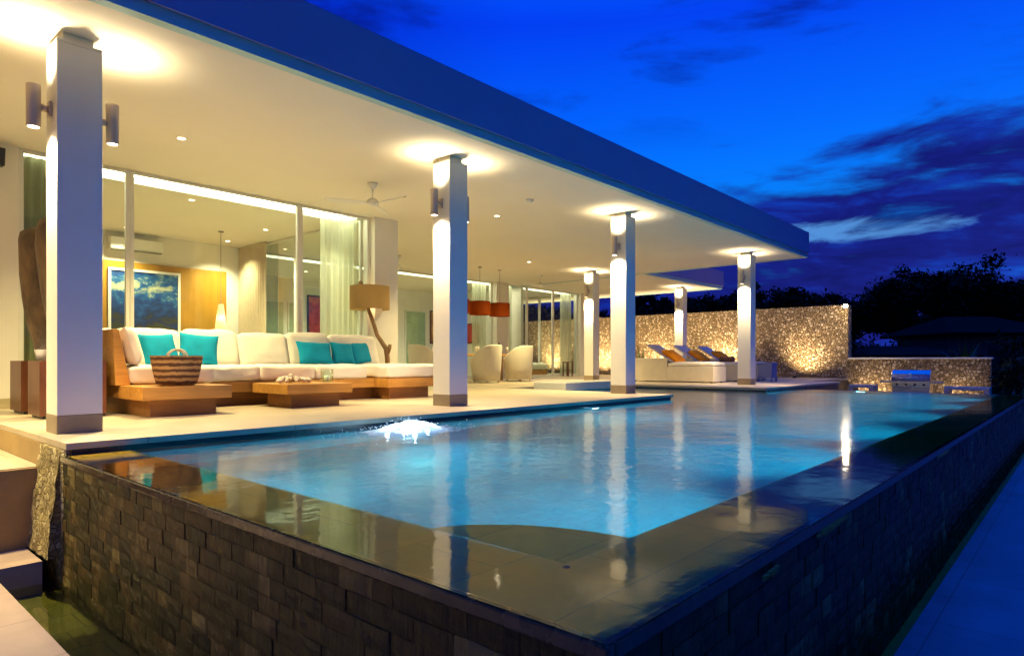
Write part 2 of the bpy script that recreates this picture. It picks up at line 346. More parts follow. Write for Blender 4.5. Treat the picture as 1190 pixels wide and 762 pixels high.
def cushion_mb(w, d, h, n=14, rnd=.06, puff=.02, seed=0):
    """a stuffed box cushion centred on its base: rounded edges, swollen faces, faint creases"""
    mb = MB(); vs = {}; fs = []; V = []
    def vid(p):
        k = (round(p[0], 5), round(p[1], 5), round(p[2], 5))
        if k not in vs: vs[k] = len(V); V.append(Vector(p))
        return vs[k]
    def g(i): return -1+2*i/n
    for ax in range(3):
        for s in (-1, 1):
            for i in range(n):
                for j in range(n):
                    q = []
                    for a, b in ((i,j),(i+1,j),(i+1,j+1),(i,j+1)):
                        p = [0,0,0]; p[ax] = s; p[(ax+1)%3] = g(a); p[(ax+2)%3] = g(b); q.append(vid(p))
                    fs.append(tuple(q) if s > 0 else tuple(q[::-1]))
    H = Vector((w/2, d/2, h/2)); out = []
    r = min(rnd, h*.45)
    for p in V:
        q = Vector((p.x*H.x, p.y*H.y, p.z*H.z))
        inn = Vector([max(-(H[i]-r), min(H[i]-r, q[i])) for i in range(3)])
        dd = q-inn
        if dd.length > 1e-6: q = inn+dd.normalized()*r
        else: pass
        px, py, pz = (1-p.x**2), (1-p.y**2), (1-p.z**2)
        q.z += math.copysign(puff*(px*py)**.6 if px*py > 0 else 0, p.z)*(1 if abs(p.z) > .5 else abs(p.z)*2)
        q.x += math.copysign(puff*.6*max(0, py*pz), p.x)*abs(p.x); q.y += math.copysign(puff*.6*max(0, px*pz), p.y)*abs(p.y)
        nv = noise.noise_vector(q*4+Vector((seed*3.1, seed*1.7, seed)))*.016+noise.noise_vector(q*12+Vector((seed, 0, seed)))*.007
        q += nv; q.z += h/2; out.append(q)
    mb.add(out, fs); return mb
def pillow_mb(w, h, t, n=16, seed=0):
    """a knife-edge scatter cushion standing in its XZ plane, base at z=0"""
    mb = MB(); V = []; fs = []
    for side in (-1, 1):
        for j in range(n+1):
            for i in range(n+1):
                x = -1+2*i/n; z = -1+2*j/n
                k = max(0, (1-x**4)*(1-z**4))**.55
                X = x*w/2*(1-.07*(1-z*z)); Z = z*h/2*(1-.07*(1-x*x))
                p = Vector((X, side*t/2*k, Z))
                p += noise.noise_vector(Vector((X*7+seed*5, side*2., Z*7)))*.012*k
                V.append(p+Vector((0, 0, h/2)))
    m = (n+1)**2
    for s in range(2):
        for j in range(n):
            for i in range(n):
                a = s*m+j*(n+1)+i; q = (a, a+1, a+n+2, a+n+1)
                fs.append(q if s == 0 else q[::-1])
    mb.add(V, fs); return mb

H = 3.15          # ceiling height over the terrace
G = -.81          # garden and path level
WL = -.08         # pool water level

# ------------------------------------------------------------------ ground and floors
def sheet(name, mat, rects, z, t=.0):
    mb = MB()
    for x0, x1, y0, y1 in rects:
        if t: mb.box(x0, x1, y0, y1, z-t, z)
        else: mb.quad((x0,y0,z),(x1,y0,z),(x1,y1,z),(x0,y1,z))
    return struct(mb.build(name, mat))
sheet('ground', 'soil', [(-400, 400, -400, 400)], G-.30)
# garden level beyond the paving
sheet('lawn', 'soil', [(23.3, 120, -60, 60), (15.62, 23.3, -60, -3.4), (-8, 23.3, 19.6, 60)], G-.06)
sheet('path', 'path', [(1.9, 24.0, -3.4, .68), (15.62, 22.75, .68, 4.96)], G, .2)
sheet('coping', 'stone_coping', [(-4, .88, -3.4, 5.37), (.88, 1.9, -3.4, .68), (-4, 1.17, 5.37, 5.88)], G+.004, .25)
sheet('trough', 'trough', [(.88, 1.30, .68, 5.37), (1.30, 15.6, .68, .88)], G-.22, .05)
# terrace paving: a thin stone sheet with a small nosing over its base
floor_rects = [(1.28, 10.0, 5.25, 9.1), (1.28, 22.8, 9.1, 19.5), (13.6, 19.0, 5.0, 9.1), (19.0, 22.8, 5.75, 9.1)]
f = sheet('terrace_floor', 'floor', floor_rects, 0., .045)
mb = MB()
for x0, x1, y0, y1 in [(1.32, 9.97, 5.28, 9.1), (1.32, 22.8, 9.13, 19.5), (13.63, 18.97, 5.03, 9.1), (18.97, 22.78, 5.78, 9.1)]:
    mb.box(x0, x1, y0, y1, -1.55, -.048)
struct(mb.build('terrace_base', 'darktile'))
# landing and step at the left of the terrace
mb = MB(); mb.box(-4, 1.27, 5.88, 12, G-.1, -.22)
struct(mb.build('landing', 'floor'))
mb = MB(); mb.box(-4, 1.275, 5.84, 5.877, G-.05, -.226); mb.box(1.272, 1.316, 5.87, 9.6, -.218, -.048)
struct(mb.build('step_riser', 'stone_plain'))
# stepping slab over the water channel
sl = MB().box(10.9, 13.57, 8.2, 9.08, -.06, .10).build('stepping_slab', 'plaster', bevel=.008)
tag(sl, 'pale raised slab at the end of the water channel, between the columns', 'step')

# ------------------------------------------------------------------ pool
pool = thing('swimming_pool', 'long infinity pool edged with dark split stone, lit blue from inside', 'pool', (8.4, 3., G))
PO = (8.4, 3., G)
X0, X1, Y0, Y1 = 1.27, 15.5, .84, 5.25
def slate_face(axis, a0, a1, fixed, sign, z0, z1, seed):
    """courses of split stone blocks on one vertical wall, each block its own depth and chipped face"""
    rnd = random.Random(seed); mb = MB(); sh = []
    z = z1
    while z > z0+.01:
        hh = min(.078, z-z0); a = a0-rnd.uniform(0, .15)
        while a < a1-.005:
            w = rnd.uniform(.09, .20); b = min(a+w, a1); aa = max(a, a0)
            if b-aa > .015:
                dep = rnd.uniform(.003, .008); tone = min(1, max(0, rnd.gauss(.45, .17)))
                nx = max(1, int((b-aa)/.045)); nz = 3
                gap = .0015; base = len(mb.v); vs = []; fs = []
                for j in range(nz+1):
                    for i in range(nx+1):
                        u = aa+gap+(b-aa-2*gap)*i/nx; zz = z-hh+gap+(hh-2*gap)*j/nz
                        edge = i in (0, nx) or j in (0, nz)
                        dp = dep+(-.003 if edge else rnd.uniform(-.004, .006))
                        if edge: zz += rnd.uniform(-.002, .002); u += rnd.uniform(-.002, .002)
                        vs.append((u, dp, zz))
                for j in range(nz):
                    for i in range(nx):
                        q = j*(nx+1)+i; fs.append((q, q+1, q+nx+2, q+nx+1))
                rim = [i for i in range(nx+1)]+[j*(nx+1)+nx for j in range(1, nz+1)]+[nz*(nx+1)+i for i in range(nx-1, -1, -1)]+[j*(nx+1) for j in range(nz-1, 0, -1)]
                o = len(vs)
                for k in rim: vs.append((vs[k][0], -.02, vs[k][2]))
                for k in range(len(rim)):
                    k2 = (k+1) % len(rim); fs.append((rim[k2], rim[k], o+k, o+k2))
                P = []
                for u, dp, zz in vs:
                    P.append((fixed+sign*dp, u, zz) if axis == 'Y' else (u, fixed+sign*dp, zz))
                mb.add(P, fs); sh += [tone]*len(P)
            a = b
        z -= hh
    return mb, sh
mb, sh = slate_face('Y', Y0+.004, Y1+.03, X0, -1, G-.22, WL-.05, 3)
mb.build('end_cladding', 'slate', pool, shade=sh, off=PO)
mb, sh = slate_face('X', X0-.02, X1, Y0, -1, G-.22, WL-.05, 5)
mb.build('side_cladding', 'slate', pool, shade=sh, off=PO)
mb = MB()  # wall cores
mb.box(X0+.005, X0+.385, Y0+.005, Y1, -1.55, -.142); mb.box(X0+.385, X1, Y0+.005, Y0+.405, -1.55, -.142)
mb.box(X1-.3, X1, Y0+.405, 4.98, -1.55, -.142)
mb.build('wall_core', 'pooltile', pool, off=PO)
mb = MB()  # shallow weir ledge, a stone sheet under a few centimetres of water
mb.box(X0+.013, X0+.40, Y0+.013, Y1, -.139, -.0845); mb.box(X0+.40, X1+.01, Y0+.013, Y0+.42, -.139, -.0845)
mb.build('weir_ledge', 'ledge', pool, off=PO)
mb = MB()  # raised outer lip the water slips over
mb.box(X0-.022, X0+.012, Y0-.022, Y1+.02, WL-.05, WL-.004); mb.box(X0+.012, X1+.02, Y0-.022, Y0+.012, WL-.05, WL-.004)
mb.build('overflow_lip', mat_simple('wet_lip', (.07, .055, .03), .25, .4, 8., bmp=.4, bscale=20, bdist=.006), pool, off=PO, bevel=.008)
mb = MB(); mb.box(X0+.3, X1-.2, Y0+.3, Y1+.02, -1.105, -1.05); mb.box(9.9, 13.7, Y1, 9.2, -1.105, -1.052)
mb.build('basin_floor', 'pooltile', pool, off=PO)
mb = MB(); zt_ = -.30
mb.box(X0+.39, 9.96, Y1-.012, Y1+.024, -1.45, zt_); mb.box(9.94, 9.966, Y1+.03, 9.12, -1.45, zt_); mb.box(9.97, 13.62, 9.10, 9.126, -1.45, zt_)
mb.box(13.60, 13.626, 5.02, 9.09, -1.45, zt_); mb.box(13.60, X1-.3, 4.985, 5.014, -1.45, zt_)
mb.build('basin_wall', 'pooltile', pool, off=PO)
cs = [(X0+.39, Y0+.41)]+[(X0+.39+.55*math.cos(t), Y0+.41+.80*math.sin(t)) for t in [PI/2*i/14 for i in range(15)]]
MB().prism(cs, -1.45, -.24).build('corner_seat', 'ledge', pool, off=PO)
dr = MB(); dr.lathe([(.0005, .006), (.010, .006), (.014, .003), (.014, 0)], 16, (X0+.37, Y0+.39, -.0842)); dr.build('drain_cap', 'black', pool, off=PO, smooth=True)
M['moss'] = mat_simple('wet_moss', (.22, .20, .015), .5, .5, 30., bmp=.8, bscale=60, bdist=.01)  # irregular yellow-olive patches below the overflow lip
rnd = random.Random(5)
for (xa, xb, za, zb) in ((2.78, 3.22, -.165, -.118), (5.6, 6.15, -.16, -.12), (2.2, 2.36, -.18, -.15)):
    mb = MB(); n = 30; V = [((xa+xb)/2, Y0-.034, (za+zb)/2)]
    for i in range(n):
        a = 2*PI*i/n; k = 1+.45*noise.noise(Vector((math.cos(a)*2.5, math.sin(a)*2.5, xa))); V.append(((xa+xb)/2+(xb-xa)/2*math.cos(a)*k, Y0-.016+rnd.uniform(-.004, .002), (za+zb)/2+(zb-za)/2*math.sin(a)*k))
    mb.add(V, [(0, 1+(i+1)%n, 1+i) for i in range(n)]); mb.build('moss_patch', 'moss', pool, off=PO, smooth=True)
# water
mb = MB()
zz = WL
xi, yi = X0+.39, Y0+.41
mb.add([(X0-.02,Y0-.02,zz),(X1,Y0-.02,zz),(X1,yi,zz),(xi,yi,zz),(xi,Y1+.03,zz),(X0-.02,Y1+.03,zz),(X1,5.0,zz),(13.62,5.0,zz),(13.62,9.12,zz),(9.98,9.12,zz),(9.98,Y1+.03,zz)],
       [(0,1,2,3),(0,3,4,5),(3,2,6,7,8,9,10,4)])
w = mb.build('water', 'water'); struct(w); w.data.materials.append(M['film'])
for k in (0, 1): w.data.polygons[k].material_index = 1
mb = MB(); mb.quad((.88,.68,G-.15),(1.27,.68,G-.15),(1.27,5.37,G-.15),(.88,5.37,G-.15))
struct(mb.build('trough_water', 'film'))
# underwater lights
def pool_light(loc, aim, label, e, col=(.04, .88, 1.)):
    t = thing('pool_light', label, 'pool light', loc, group='lights under the pool water')
    q = Vector(aim).to_track_quat('Z', 'Y').to_matrix().to_4x4()
    MB().lathe([(.10, -.01), (.115, .015), (.09, .03)], 24).move(q).build('bezel', 'steel', t, smooth=True)
    MB().lathe([(.09, .022), (.05, .03), (.001, .032)], 24).move(q).build('lens', 'poollens', t, smooth=True)
    lamp('AREA', 'pool_lamp', Vector(aim).normalized()*.06, e, col, t, aim=(aim[0], aim[1], -.5), shape='DISK', size=.18, spread=R(140))
    return t
PLE = 31.
pool_light((7.6, 5.22, -.35), (0, -1, -.15), 'round underwater light below the terrace edge near the third column', PLE)
pool_light((15.17, 3.6, -.30), (-1, 0, -.15), 'round underwater light at the far end of the pool, before the grill', PLE)
pool_light((11.8, 9.05, -.40), (0, -1, -.25), 'round underwater light in the side channel beside the sunbed deck', PLE*.4)
for k, (p, a) in enumerate((((X0+.42, 2.0, -.75), (1, 0, 0)), ((X0+.42, 3.9, -.75), (1, 0, 0)), ((3.2, Y0+.44, -.6), (0, 1, 0)), ((5.4, Y0+.44, -.6), (0, 1, 0)), ((7.6, Y0+.44, -.6), (0, 1, 0)), ((9.8, Y0+.44, -.6), (0, 1, 0)), ((12.0, Y0+.44, -.6), (0, 1, 0)), ((14.2, Y0+.44, -.6), (0, 1, 0)))):  # unseen lamps added on the near walls to light the basin evenly
    q = Vector(a).to_track_quat('Z', 'Y').to_matrix().to_4x4(); q = Matrix.Translation(Vector(p)) @ q
    MB().lathe([(.10, -.02), (.11, .015), (.085, .02), (.001, .022)], 20).move(q).build('underwater_lamp', 'poollens', pool, off=PO)
    lamp('AREA', 'basin_beam', Vector(p)-Vector(PO)+Vector(a)*.06, PLE*(.5 if a[0] else .9 if p[0] < 5 else 1.5 if p[0] < 7 else 2.3), (.04, .88, 1.), pool, aim=(a[0], a[1], -.45), shape='DISK', size=.2, spread=R(125))
# bubbling jet over a lamp at the terrace edge
t = thing('water_jet', 'white glowing bubbling water jet close to the terrace edge', 'fountain', (3.85, 4.72, WL))
rnd = random.Random(4); mb = MB(); V = []; fs = []; nr, na = 12, 44
for i in range(nr+1):
    rr = i/nr
    for k in range(na):
        a = 2*PI*k/na; rad = rr*(.46+.14*noise.noise(Vector((math.cos(a)*2, math.sin(a)*2, 3))))
        z = .055*math.exp(-(rr*2.2)**2)+.022*math.exp(-((rr-.35)*5)**2)*(1+math.cos(a-.6))+.045*noise.noise(Vector((rad*math.cos(a)*11, rad*math.sin(a)*11, 1)))*(1-rr)-.004+.01*(1-rr)
        V.append((rad*math.cos(a)*1.2, rad*math.sin(a)*.8, z))
for i in range(nr):
    for k in range(na): fs.append((i*na+k, i*na+(k+1)%na, (i+1)*na+(k+1)%na, (i+1)*na+k))
mb.add(V, fs); mb.build('foam', 'foam', t, smooth=True)
mb = MB()
for i in range(420):
    a = rnd.uniform(0, 2*PI); r_ = abs(rnd.gauss(0, .33)); s = rnd.uniform(.002, .008)
    c = Vector((r_*1.3*math.cos(a), r_*math.sin(a), max(.0, .13*math.exp(-(r_*4)**2)*rnd.random()+rnd.uniform(-.002, .012))))
    mb.add([c+Vector(p)*s for p in ((1,0,0),(-1,0,0),(0,1,0),(0,-1,0),(0,0,1),(0,0,-1))], [(0,2,4),(2,1,4),(1,3,4),(3,0,4),(2,0,5),(1,2,5),(3,1,5),(0,3,5)])
sp = mb.build('spray', 'foam', t, smooth=True); sp['kind'] = 'stuff'
MB().lathe([(.13, 0), (.11, .03), (.001, .034)], 24, (0, 0, -.075)).build('lens', 'poollens', t, smooth=True)
for jx, jy in ((0, 0), (-.22, .03), (.2, -.04), (-.05, -.15), (.06, .14)): lamp('POINT', 'jet_lamp', (jx, jy, .016), 4.5, (.62, .88, 1.), t, shadow_soft_size=.02)
lamp('AREA', 'basin_lamp', (0, -.2, -.35), PLE*.6, (.04, .88, 1.), t, aim=(0, -1, -1.2), shape='DISK', size=.25, spread=R(120))

# stone pier at the pool corner
mb = MB(); nU, nW = 14, 20; V = []; fs = []
for j in range(nW+1):
    for i in range(nU+1):
        y = 5.30+(5.86-5.30)*i/nU; z = -.05+(G+.02+.05)*j/nW
        x = 1.262-.085*j/nW
        x -= .018*noise.noise(Vector((y*9, z*9, .3)))+.008*noise.noise(Vector((y*24, z*24, 3)))
        V.append((x, y, z))
for j in range(nW):
    for i in range(nU): a = j*(nU+1)+i; fs.append((a, a+1, a+nU+2, a+nU+1))
mb.add(V, fs); mb.box(1.262, 1.318, 5.275, 5.868, G-.2, -.05)
V = []; fs = []
for j in range(nW+1):
    for i in range(4):
        z = -.05+(G+.02+.05)*j/nW; x0 = 1.262-.085*j/nW; V.append((x0+(1.3-x0)*i/3-.02*noise.noise(Vector((i*2., z*9, 0))), 5.32+.015*noise.noise(Vector((i*3., z*8, 2))), z))
for j in range(nW):
    for i in range(3): a = j*4+i; fs.append((a, a+1, a+5, a+4))
mb.add(V, fs)
tag(mb.build('stone_pier', 'pierstone', smooth=True), 'rough pale rubble pier between the steps and the pool corner', 'stone pier')

# ------------------------------------------------------------------ house
HO = (9., 12., 0.)
house = thing('villa', 'white flat-roofed villa with an open lit terrace on square columns', 'house', HO)
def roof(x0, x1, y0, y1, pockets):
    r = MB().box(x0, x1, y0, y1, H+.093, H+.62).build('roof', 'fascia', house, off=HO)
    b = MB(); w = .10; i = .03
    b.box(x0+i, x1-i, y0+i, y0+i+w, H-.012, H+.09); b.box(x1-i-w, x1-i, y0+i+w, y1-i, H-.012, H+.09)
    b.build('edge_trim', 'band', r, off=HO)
    c = MB(); xa, xb, ya, yb = x0+i, x1-i-w-.001, y0+i+w+.001, y1-i
    ys = sorted({ya, yb, *[p[2] for p in pockets], *[p[3] for p in pockets]}); xs = sorted({xa, xb, *[p[0] for p in pockets], *[p[1] for p in pockets]})
    xs = [x for x in xs if xa <= x <= xb]; ys = [y for y in ys if ya <= y <= yb]
    for a0, a1 in zip(xs, xs[1:]):
        for b0, b1 in zip(ys, ys[1:]):
            cx, cy = (a0+a1)/2, (b0+b1)/2
            if any(p[0] < cx < p[1] and p[2] < cy < p[3] for p in pockets): continue
            c.box(a0, a1, b0, b1, H, H+.091)
    c.build('ceiling', 'ceiling', r, off=HO)
    return r
roof(-3., 17., 5.2, 19.3, [(1.95, 6.9, 9.80, 10.38), (7.3, 16.7, 14.78, 15.3)])
roof(17.003, 22.4, 9.77, 19.3, [(17.15, 20.1, 14.78, 15.25)])
cols = [(-2.71, 5.95), (1.39, 5.95), (5.49, 5.93), (9.60, 5.93), (15.10, 5.93), (15.25, 10.5), (20.7, 10.5)]
CW = .31
for x, y in cols:
    z_ = 0 if x > 0 else -.22
    c = MB().box(x, x+CW, y, y+CW, .145, H-.10).build('column', 'plaster', house, off=HO, bevel=.004)
    MB().box(x-.002, x+CW+.002, y-.002, y+CW+.002, z_, .143).build('plinth', 'plinth', c, off=HO, bevel=.004)
    n = MB(); n.box(x+.05, x+CW-.05, y+.05, y+CW-.05, H-.098, H-.001)
    n.box(x+.0, x+CW, y+.0, y+CW, H-.098, H-.075); n.build('neck', 'plaster', c, off=HO)
def wall(name, *boxes, mat='plaster'):
    b = MB()
    for q in boxes: b.box(*q)
    return b.build(name, mat, house, off=HO)
wall('wall', (-3, 1.86, 9.62, 9.77, 0.001, H-.001))
MB().box(-3, 1.865, 9.600, 9.618, 0.001, .12).build('skirting', 'skirting', house, off=HO)
wall('wall', (1.0, 7.06, 14.5, 14.62, 0.001, H-.001)); wall('wall', (.9, 1.0, 9.77, 14.62, 0.001, H-.001))
wall('wall', (7.0, 20.3, 18.5, 18.62, 0.001, H-.001)); wall('wall', (17.0, 17.12, 14.72, 18.49, .001, H-.001)); wall('wall', (6.95, 7.06, 14.625, 18.49, .001, H-.001))
# pillars of the main walls
MB().box(7.02, 7.54, 9.55, 9.9, .001, H-.001).build('pillar', 'plaster', house, off=HO, bevel=.004)
MB().box(15.46, 16.06, 14.45, 14.8, .001, H-.001).build('pillar', 'plaster', house, off=HO, bevel=.004)
MB().box(20.22, 20.5, 14.5, 14.8, .001, H-.001).build('pillar', 'plaster', house, off=HO, bevel=.004)
# ochre timber panel on the living room wall
MB().box(1.2, 6.57, 14.44, 14.498, .002, 2.56).build('wall_panel', 'panelwood', house, off=HO)
# sliding glass doors
def glazing(axis, a_list, fixed, z1=H-.01, fw=.05, mat='alu', thick=.05, wide=None):
    for i, (a0, a1) in enumerate(zip(a_list, a_list[1:])):
        f = MB(); w = fw
        def bx(p0, p1, z0, zz):
            if axis == 'X': f.box(p0, p1, fixed-thick/2, fixed+thick/2, z0, zz)
            else: f.box(fixed-thick/2, fixed+thick/2, p0, p1, z0, zz)
        bx(a0+.002, a0+w, .004, z1); bx(a1-w, a1-.002, .004, z1); bx(a0+w, a1-w, .004, .07); bx(a0+w, a1-w, z1-.035, z1)
        d = f.build('glass_door', mat, house, off=HO)
        g = MB()
        if axis == 'X': g.quad((a0+w, fixed, .07), (a1-w, fixed, .07), (a1-w, fixed, z1-.035), (a0+w, fixed, z1-.035))
        else: g.quad((fixed, a0+w, .07), (fixed, a1-w, .07), (fixed, a1-w, z1-.035), (fixed, a0+w, z1-.035))
        g.build('pane', 'glass', d, off=HO)
glazing('X', [1.87, 3.09, 5.62, 7.0], 9.70)
glazing('Y', [9.93, 12.2, 14.49], 7.0)
glazing('X', [7.07, 9.2, 11.5, 13.5, 15.45], 14.66)
glazing('X', [16.07, 17.22, 18.7, 20.2], 14.66)
glazing('Y', [14.82, 16.6, 18.49], 20.3)
# interior doors on the hall's back wall
for x0, x1 in ((9.55, 10.15), (10.35, 10.75), (14.95, 15.85)):
    d = MB().box(x0, x1, 18.46, 18.498, .004, 2.36).build('door', 'doorglass', house, off=HO)
    h = MB(); h.box(x0-.05, x0-.002, 18.45, 18.497, .004, 2.41); h.box(x1+.002, x1+.05, 18.45, 18.497, .004, 2.41); h.box(x0-.002, x1+.002, 18.45, 18.497, 2.363, 2.41); h.build('door_frame', 'alu', d, off=HO)
    h = MB(); h.tube([(x0+.08, 18.44, .95), (x0+.08, 18.42, 1.0), (x0+.08, 18.42, 1.3), (x0+.08, 18.44, 1.35)], .012, 8); h.build('handle', 'steel', d, off=HO, smooth=True)

# led coves
def cove(x0, x1, y0, y1, label):
    c = MB(); c.quad((x0+.02, y0+.02, H+.086), (x0+.02, y1-.02, H+.086), (x1-.02, y1-.02, H+.086), (x1-.02, y0+.02, H+.086))
    o = c.build('cove_light', 'cove', off=((x0+x1)/2, (y0+y1)/2, H+.086)); tag(o, label, 'cove light', 'bright strips along the window heads'); return o
cove(1.95, 6.9, 9.80, 10.38, 'bright white ceiling strip just inside the living room glass doors')
cove(7.3, 16.7, 14.78, 15.3, 'bright white ceiling strip inside the hall glass behind the dining table')
cove(17.15, 20.1, 14.78, 15.25, 'bright white ceiling strip inside the bedroom glass')

# ------------------------------------------------------------------ wall lights on the columns
SPU, SPD = 74., 430.
WARM = (1., .76, .43)
def sconce_parts(t):
    MB().lathe([(.047, -.165), (.049, -.16), (.049, .16), (.047, .165), (.040, .165), (.040, .150)], 28, (-.115, 0, 0)).build('body', 'steel', t, smooth=False).data.polygons.foreach_set('use_smooth', [True]*140)
    MB().lathe([(.040, -.150), (.040, -.165), (.047, -.165)], 28, (-.115, 0, 0)).build('rim', 'steel', t)
    MB().lathe([(.039, -.158), (.001, -.158)], 24, (-.115, 0, 0)).build('lens', 'lamp_warm', t)
    MB().lathe([(.039, .153), (.001, .153)], 24, (-.115, 0, 0)).build('lens', 'lamp_warm', t)
    MB().tube([(-.07, 0, 0), (-.02, 0, 0)], .028, 16).build('arm', 'steel', t, smooth=True)
    MB().box(-.022, -.001, -.035, .035, -.06, .06).build('back_plate', 'steel', t, bevel=.004)
names = ['column beyond the steps', 'nearest column', 'second front column', 'third front column', 'last front column by the sunbeds', 'inner column beside the bedroom', 'far inner column behind the sunbeds']
proto = None
for i, (x, y) in enumerate(cols):
    for sd in (0, 1):
        loc = (x-.002 if sd == 0 else x+CW+.002, y+CW/2, 2.545); rot = (0, 0, 0 if sd == 0 else PI)
        lab = f"steel up-and-down wall light on the {'house-end' if sd == 0 else 'far'} side of the {names[i]}"
        if proto is None:
            proto = thing('wall_light', lab, 'wall light', loc, rot, 'steel wall lights on the columns'); sconce_parts(proto); t = proto
        else: t = dup(proto, loc, lab, rot)
for i, (x, y) in enumerate(cols):
    for sd in (-1, 1):
        px = x-.117 if sd < 0 else x+CW+.117
        lamp('SPOT', 'uplight_beam', (px, y+CW/2, 2.545+.17), SPU, WARM, spot_size=R(138), spot_blend=1., shadow_soft_size=.05, aim=(0, 0, 1))
        lamp('SPOT', 'downlight_beam', (px, y+CW/2, 2.545-.17), SPD if x > 0 else 420., WARM, spot_size=R(118) if x > 0 else R(130), spot_blend=1., shadow_soft_size=.04, aim=(-.21*sd, 0, -1))

# recessed downlights
def downlight(x, y, label, e=60., light=True, pos=H):
    inside = (y > 14.7) or (x < 7 and y > 9.8)
    t = thing('ceiling_downlight', label, 'downlight', (x, y, pos), group='small recessed ceiling lights')
    MB().lathe([(.062, -.001), (.060, -.006), (.045, -.006), (.042, -.002)], 24).build('trim', 'whiteplastic', t, smooth=True)
    MB().lathe([(.043, -.003), (.001, -.003)], 20).build('lens', 'lamp_soft', t)
    if light: lamp('SPOT', 'downlight_beam', (0, 0, -.02), e, (1., .88, .50) if inside else (1., .80, .34), t, spot_size=R(120), spot_blend=.8, shadow_soft_size=.05, aim=(0, 0, -1))
downlight(-.9, 6.35, 'small recessed light in the roof overhang beside the steps', 800)
downlight(-.9, 7.86, 'small recessed light in the terrace ceiling over the steps', 860)
downlight(3.05, 7.86, 'small recessed light in the terrace ceiling over the basket', 860)
downlight(8.43, 7.87, 'small recessed light in the terrace ceiling past the second column', 860)
downlight(12.9, 10.9, 'small recessed light in the terrace ceiling over the dining chairs', 860)
downlight(4.33, 10.75, 'small recessed light in the living room just behind the glass', 418)
downlight(6.25, 10.75, 'small recessed light near the pillar corner of the living room', 418)
downlight(6.28, 12.1, 'small recessed light in the living room in front of the beige drape', 418)
downlight(6.33, 13.86, 'small recessed light at the back of the living room near the hanging lamp', 418)
downlight(4.38, 13.9, 'small recessed light in the living room above the air conditioner', 418)
downlight(13.0, 16.9, 'small recessed light in the hall behind the dining area', 483)
downlight(10.0, 16.9, 'small recessed light in the hall above the red painting', 483)
downlight(18.7, 16.6, 'small recessed light over the bed', 220)
downlight(19.1, 12.4, 'small recessed light under the far flat roof', 300)

# ceiling fans
def fan(loc, a0, label):
    t = thing('ceiling_fan', label, 'ceiling fan', loc, (0, 0, a0), 'white ceiling fans')
    MB().lathe([(.001, 0), (.075, -.001), (.07, -.03), (.03, -.085), (.014, -.10)], 24).build('canopy', 'whiteplastic', t, smooth=True)
    MB().tube([(0, 0, -.09), (0, 0, -.24)], .012, 10).build('rod', 'whiteplastic', t, smooth=True)
    MB().lathe([(.014, -.22), (.06, -.235), (.095, -.27), (.095, -.31), (.05, -.345), (.001, -.35)], 28).build('motor', 'whiteplastic', t, smooth=True)
    for k in range(3):
        b = MB(); m = Matrix.Rotation(2*PI*k/3, 4, 'Z')
        pr = [(.08, -.02, .03), (.20, -.055, .06), (.45, -.06, .06), (.66, -.045, .045), (.68, -.02, .02)]
        vs = []; 
        for x, y0, y1 in pr:
            for y, dz in ((y0, -.012), (y1, .012)): vs += [(x, y, -.30+dz-.004), (x, y, -.30+dz+.004)]
        fs = []
        for i in range(len(pr)-1):
            a = i*4; fs += [(a+1, a+3, a+7, a+5), (a, a+4, a+6, a+2), (a, a+1, a+5, a+4), (a+2, a+6, a+7, a+3)]
        fs += [(0, 2, 3, 1), (16, 17, 19, 18)]
        b.add(vs, fs).move(m); b.build('blade', 'whiteplastic', t)
fan((5.67, 7.77, H), .62, 'white three-bladed ceiling fan above the corner sofa')
fan((10.0, 12.66, H), .2, 'white three-bladed ceiling fan near the back glass beside the dining table')
fan((15.2, 12.4, H), .9, 'white three-bladed ceiling fan in front of the bedroom')
t = thing('smoke_detector', 'small round smoke detector on the terrace ceiling', 'smoke detector', (7.95, 6.7, H))
MB().lathe([(.001, -.045), (.035, -.045), (.055, -.03), (.06, -.001)], 24).build('housing', 'whiteplastic', t, smooth=True)
MB().lathe([(.061, -.001), (.061, -.008), (.075, -.008), (.075, -.001)], 24).build('base', 'whiteplastic', t, smooth=True)

# loudspeaker under the ceiling at far left
t = thing('loudspeaker', 'small black loudspeaker on the white wall under the ceiling', 'loudspeaker', (1.60, 9.60, 2.93))
MB().hexa([(-.09,-.20,-.10),(.09,-.20,-.10),(.09,-.05,-.09),(-.09,-.05,-.09),(-.09,-.24,.10),(.09,-.24,.10),(.09,-.05,.09),(-.09,-.05,.09)]).build('cabinet', 'black', t, bevel=.01)
MB().box(-.02, .02, -.055, -.001, -.03, .03).build('bracket', 'black', t)

# ------------------------------------------------------------------ curtains
def curtain(path, z0, z1, mat, label, wave=.035, per=.11, cat='curtain'):
    mb = MB(); V = []; fs = []; (xa, ya), (xb, yb) = path; Ln = math.hypot(xb-xa, yb-ya); n = max(12, int(Ln/per*10)); rows = 8
    dx, dy = (xb-xa)/Ln, (yb-ya)/Ln; sd = random.random()*9
    for j in range(rows+1):
        z = z0+(z1-z0)*j/rows
        for i in range(n+1):
            s = Ln*i/n; ph = 2*PI*s/per+.5*math.sin(s*7+sd)
            o = wave*math.sin(ph)*(1+.25*math.sin(s*11+sd))*(1-.35*j/rows)+.01*noise.noise(Vector((s*4, z*1.2, sd)))
            V.append((xa+dx*s-dy*o-(xa+xb)/2, ya+dy*s+dx*o-(ya+yb)/2, z))
    for j in range(rows):
        for i in range(n): a = j*(n+1)+i; fs.append((a, a+1, a+n+2, a+n+1))
    o = mb.add(V, fs).build('curtain', mat, smooth=True); o.location = ((xa+xb)/2, (ya+yb)/2, 0); tag(o, label, cat, 'floor length curtains inside the glass'); return o
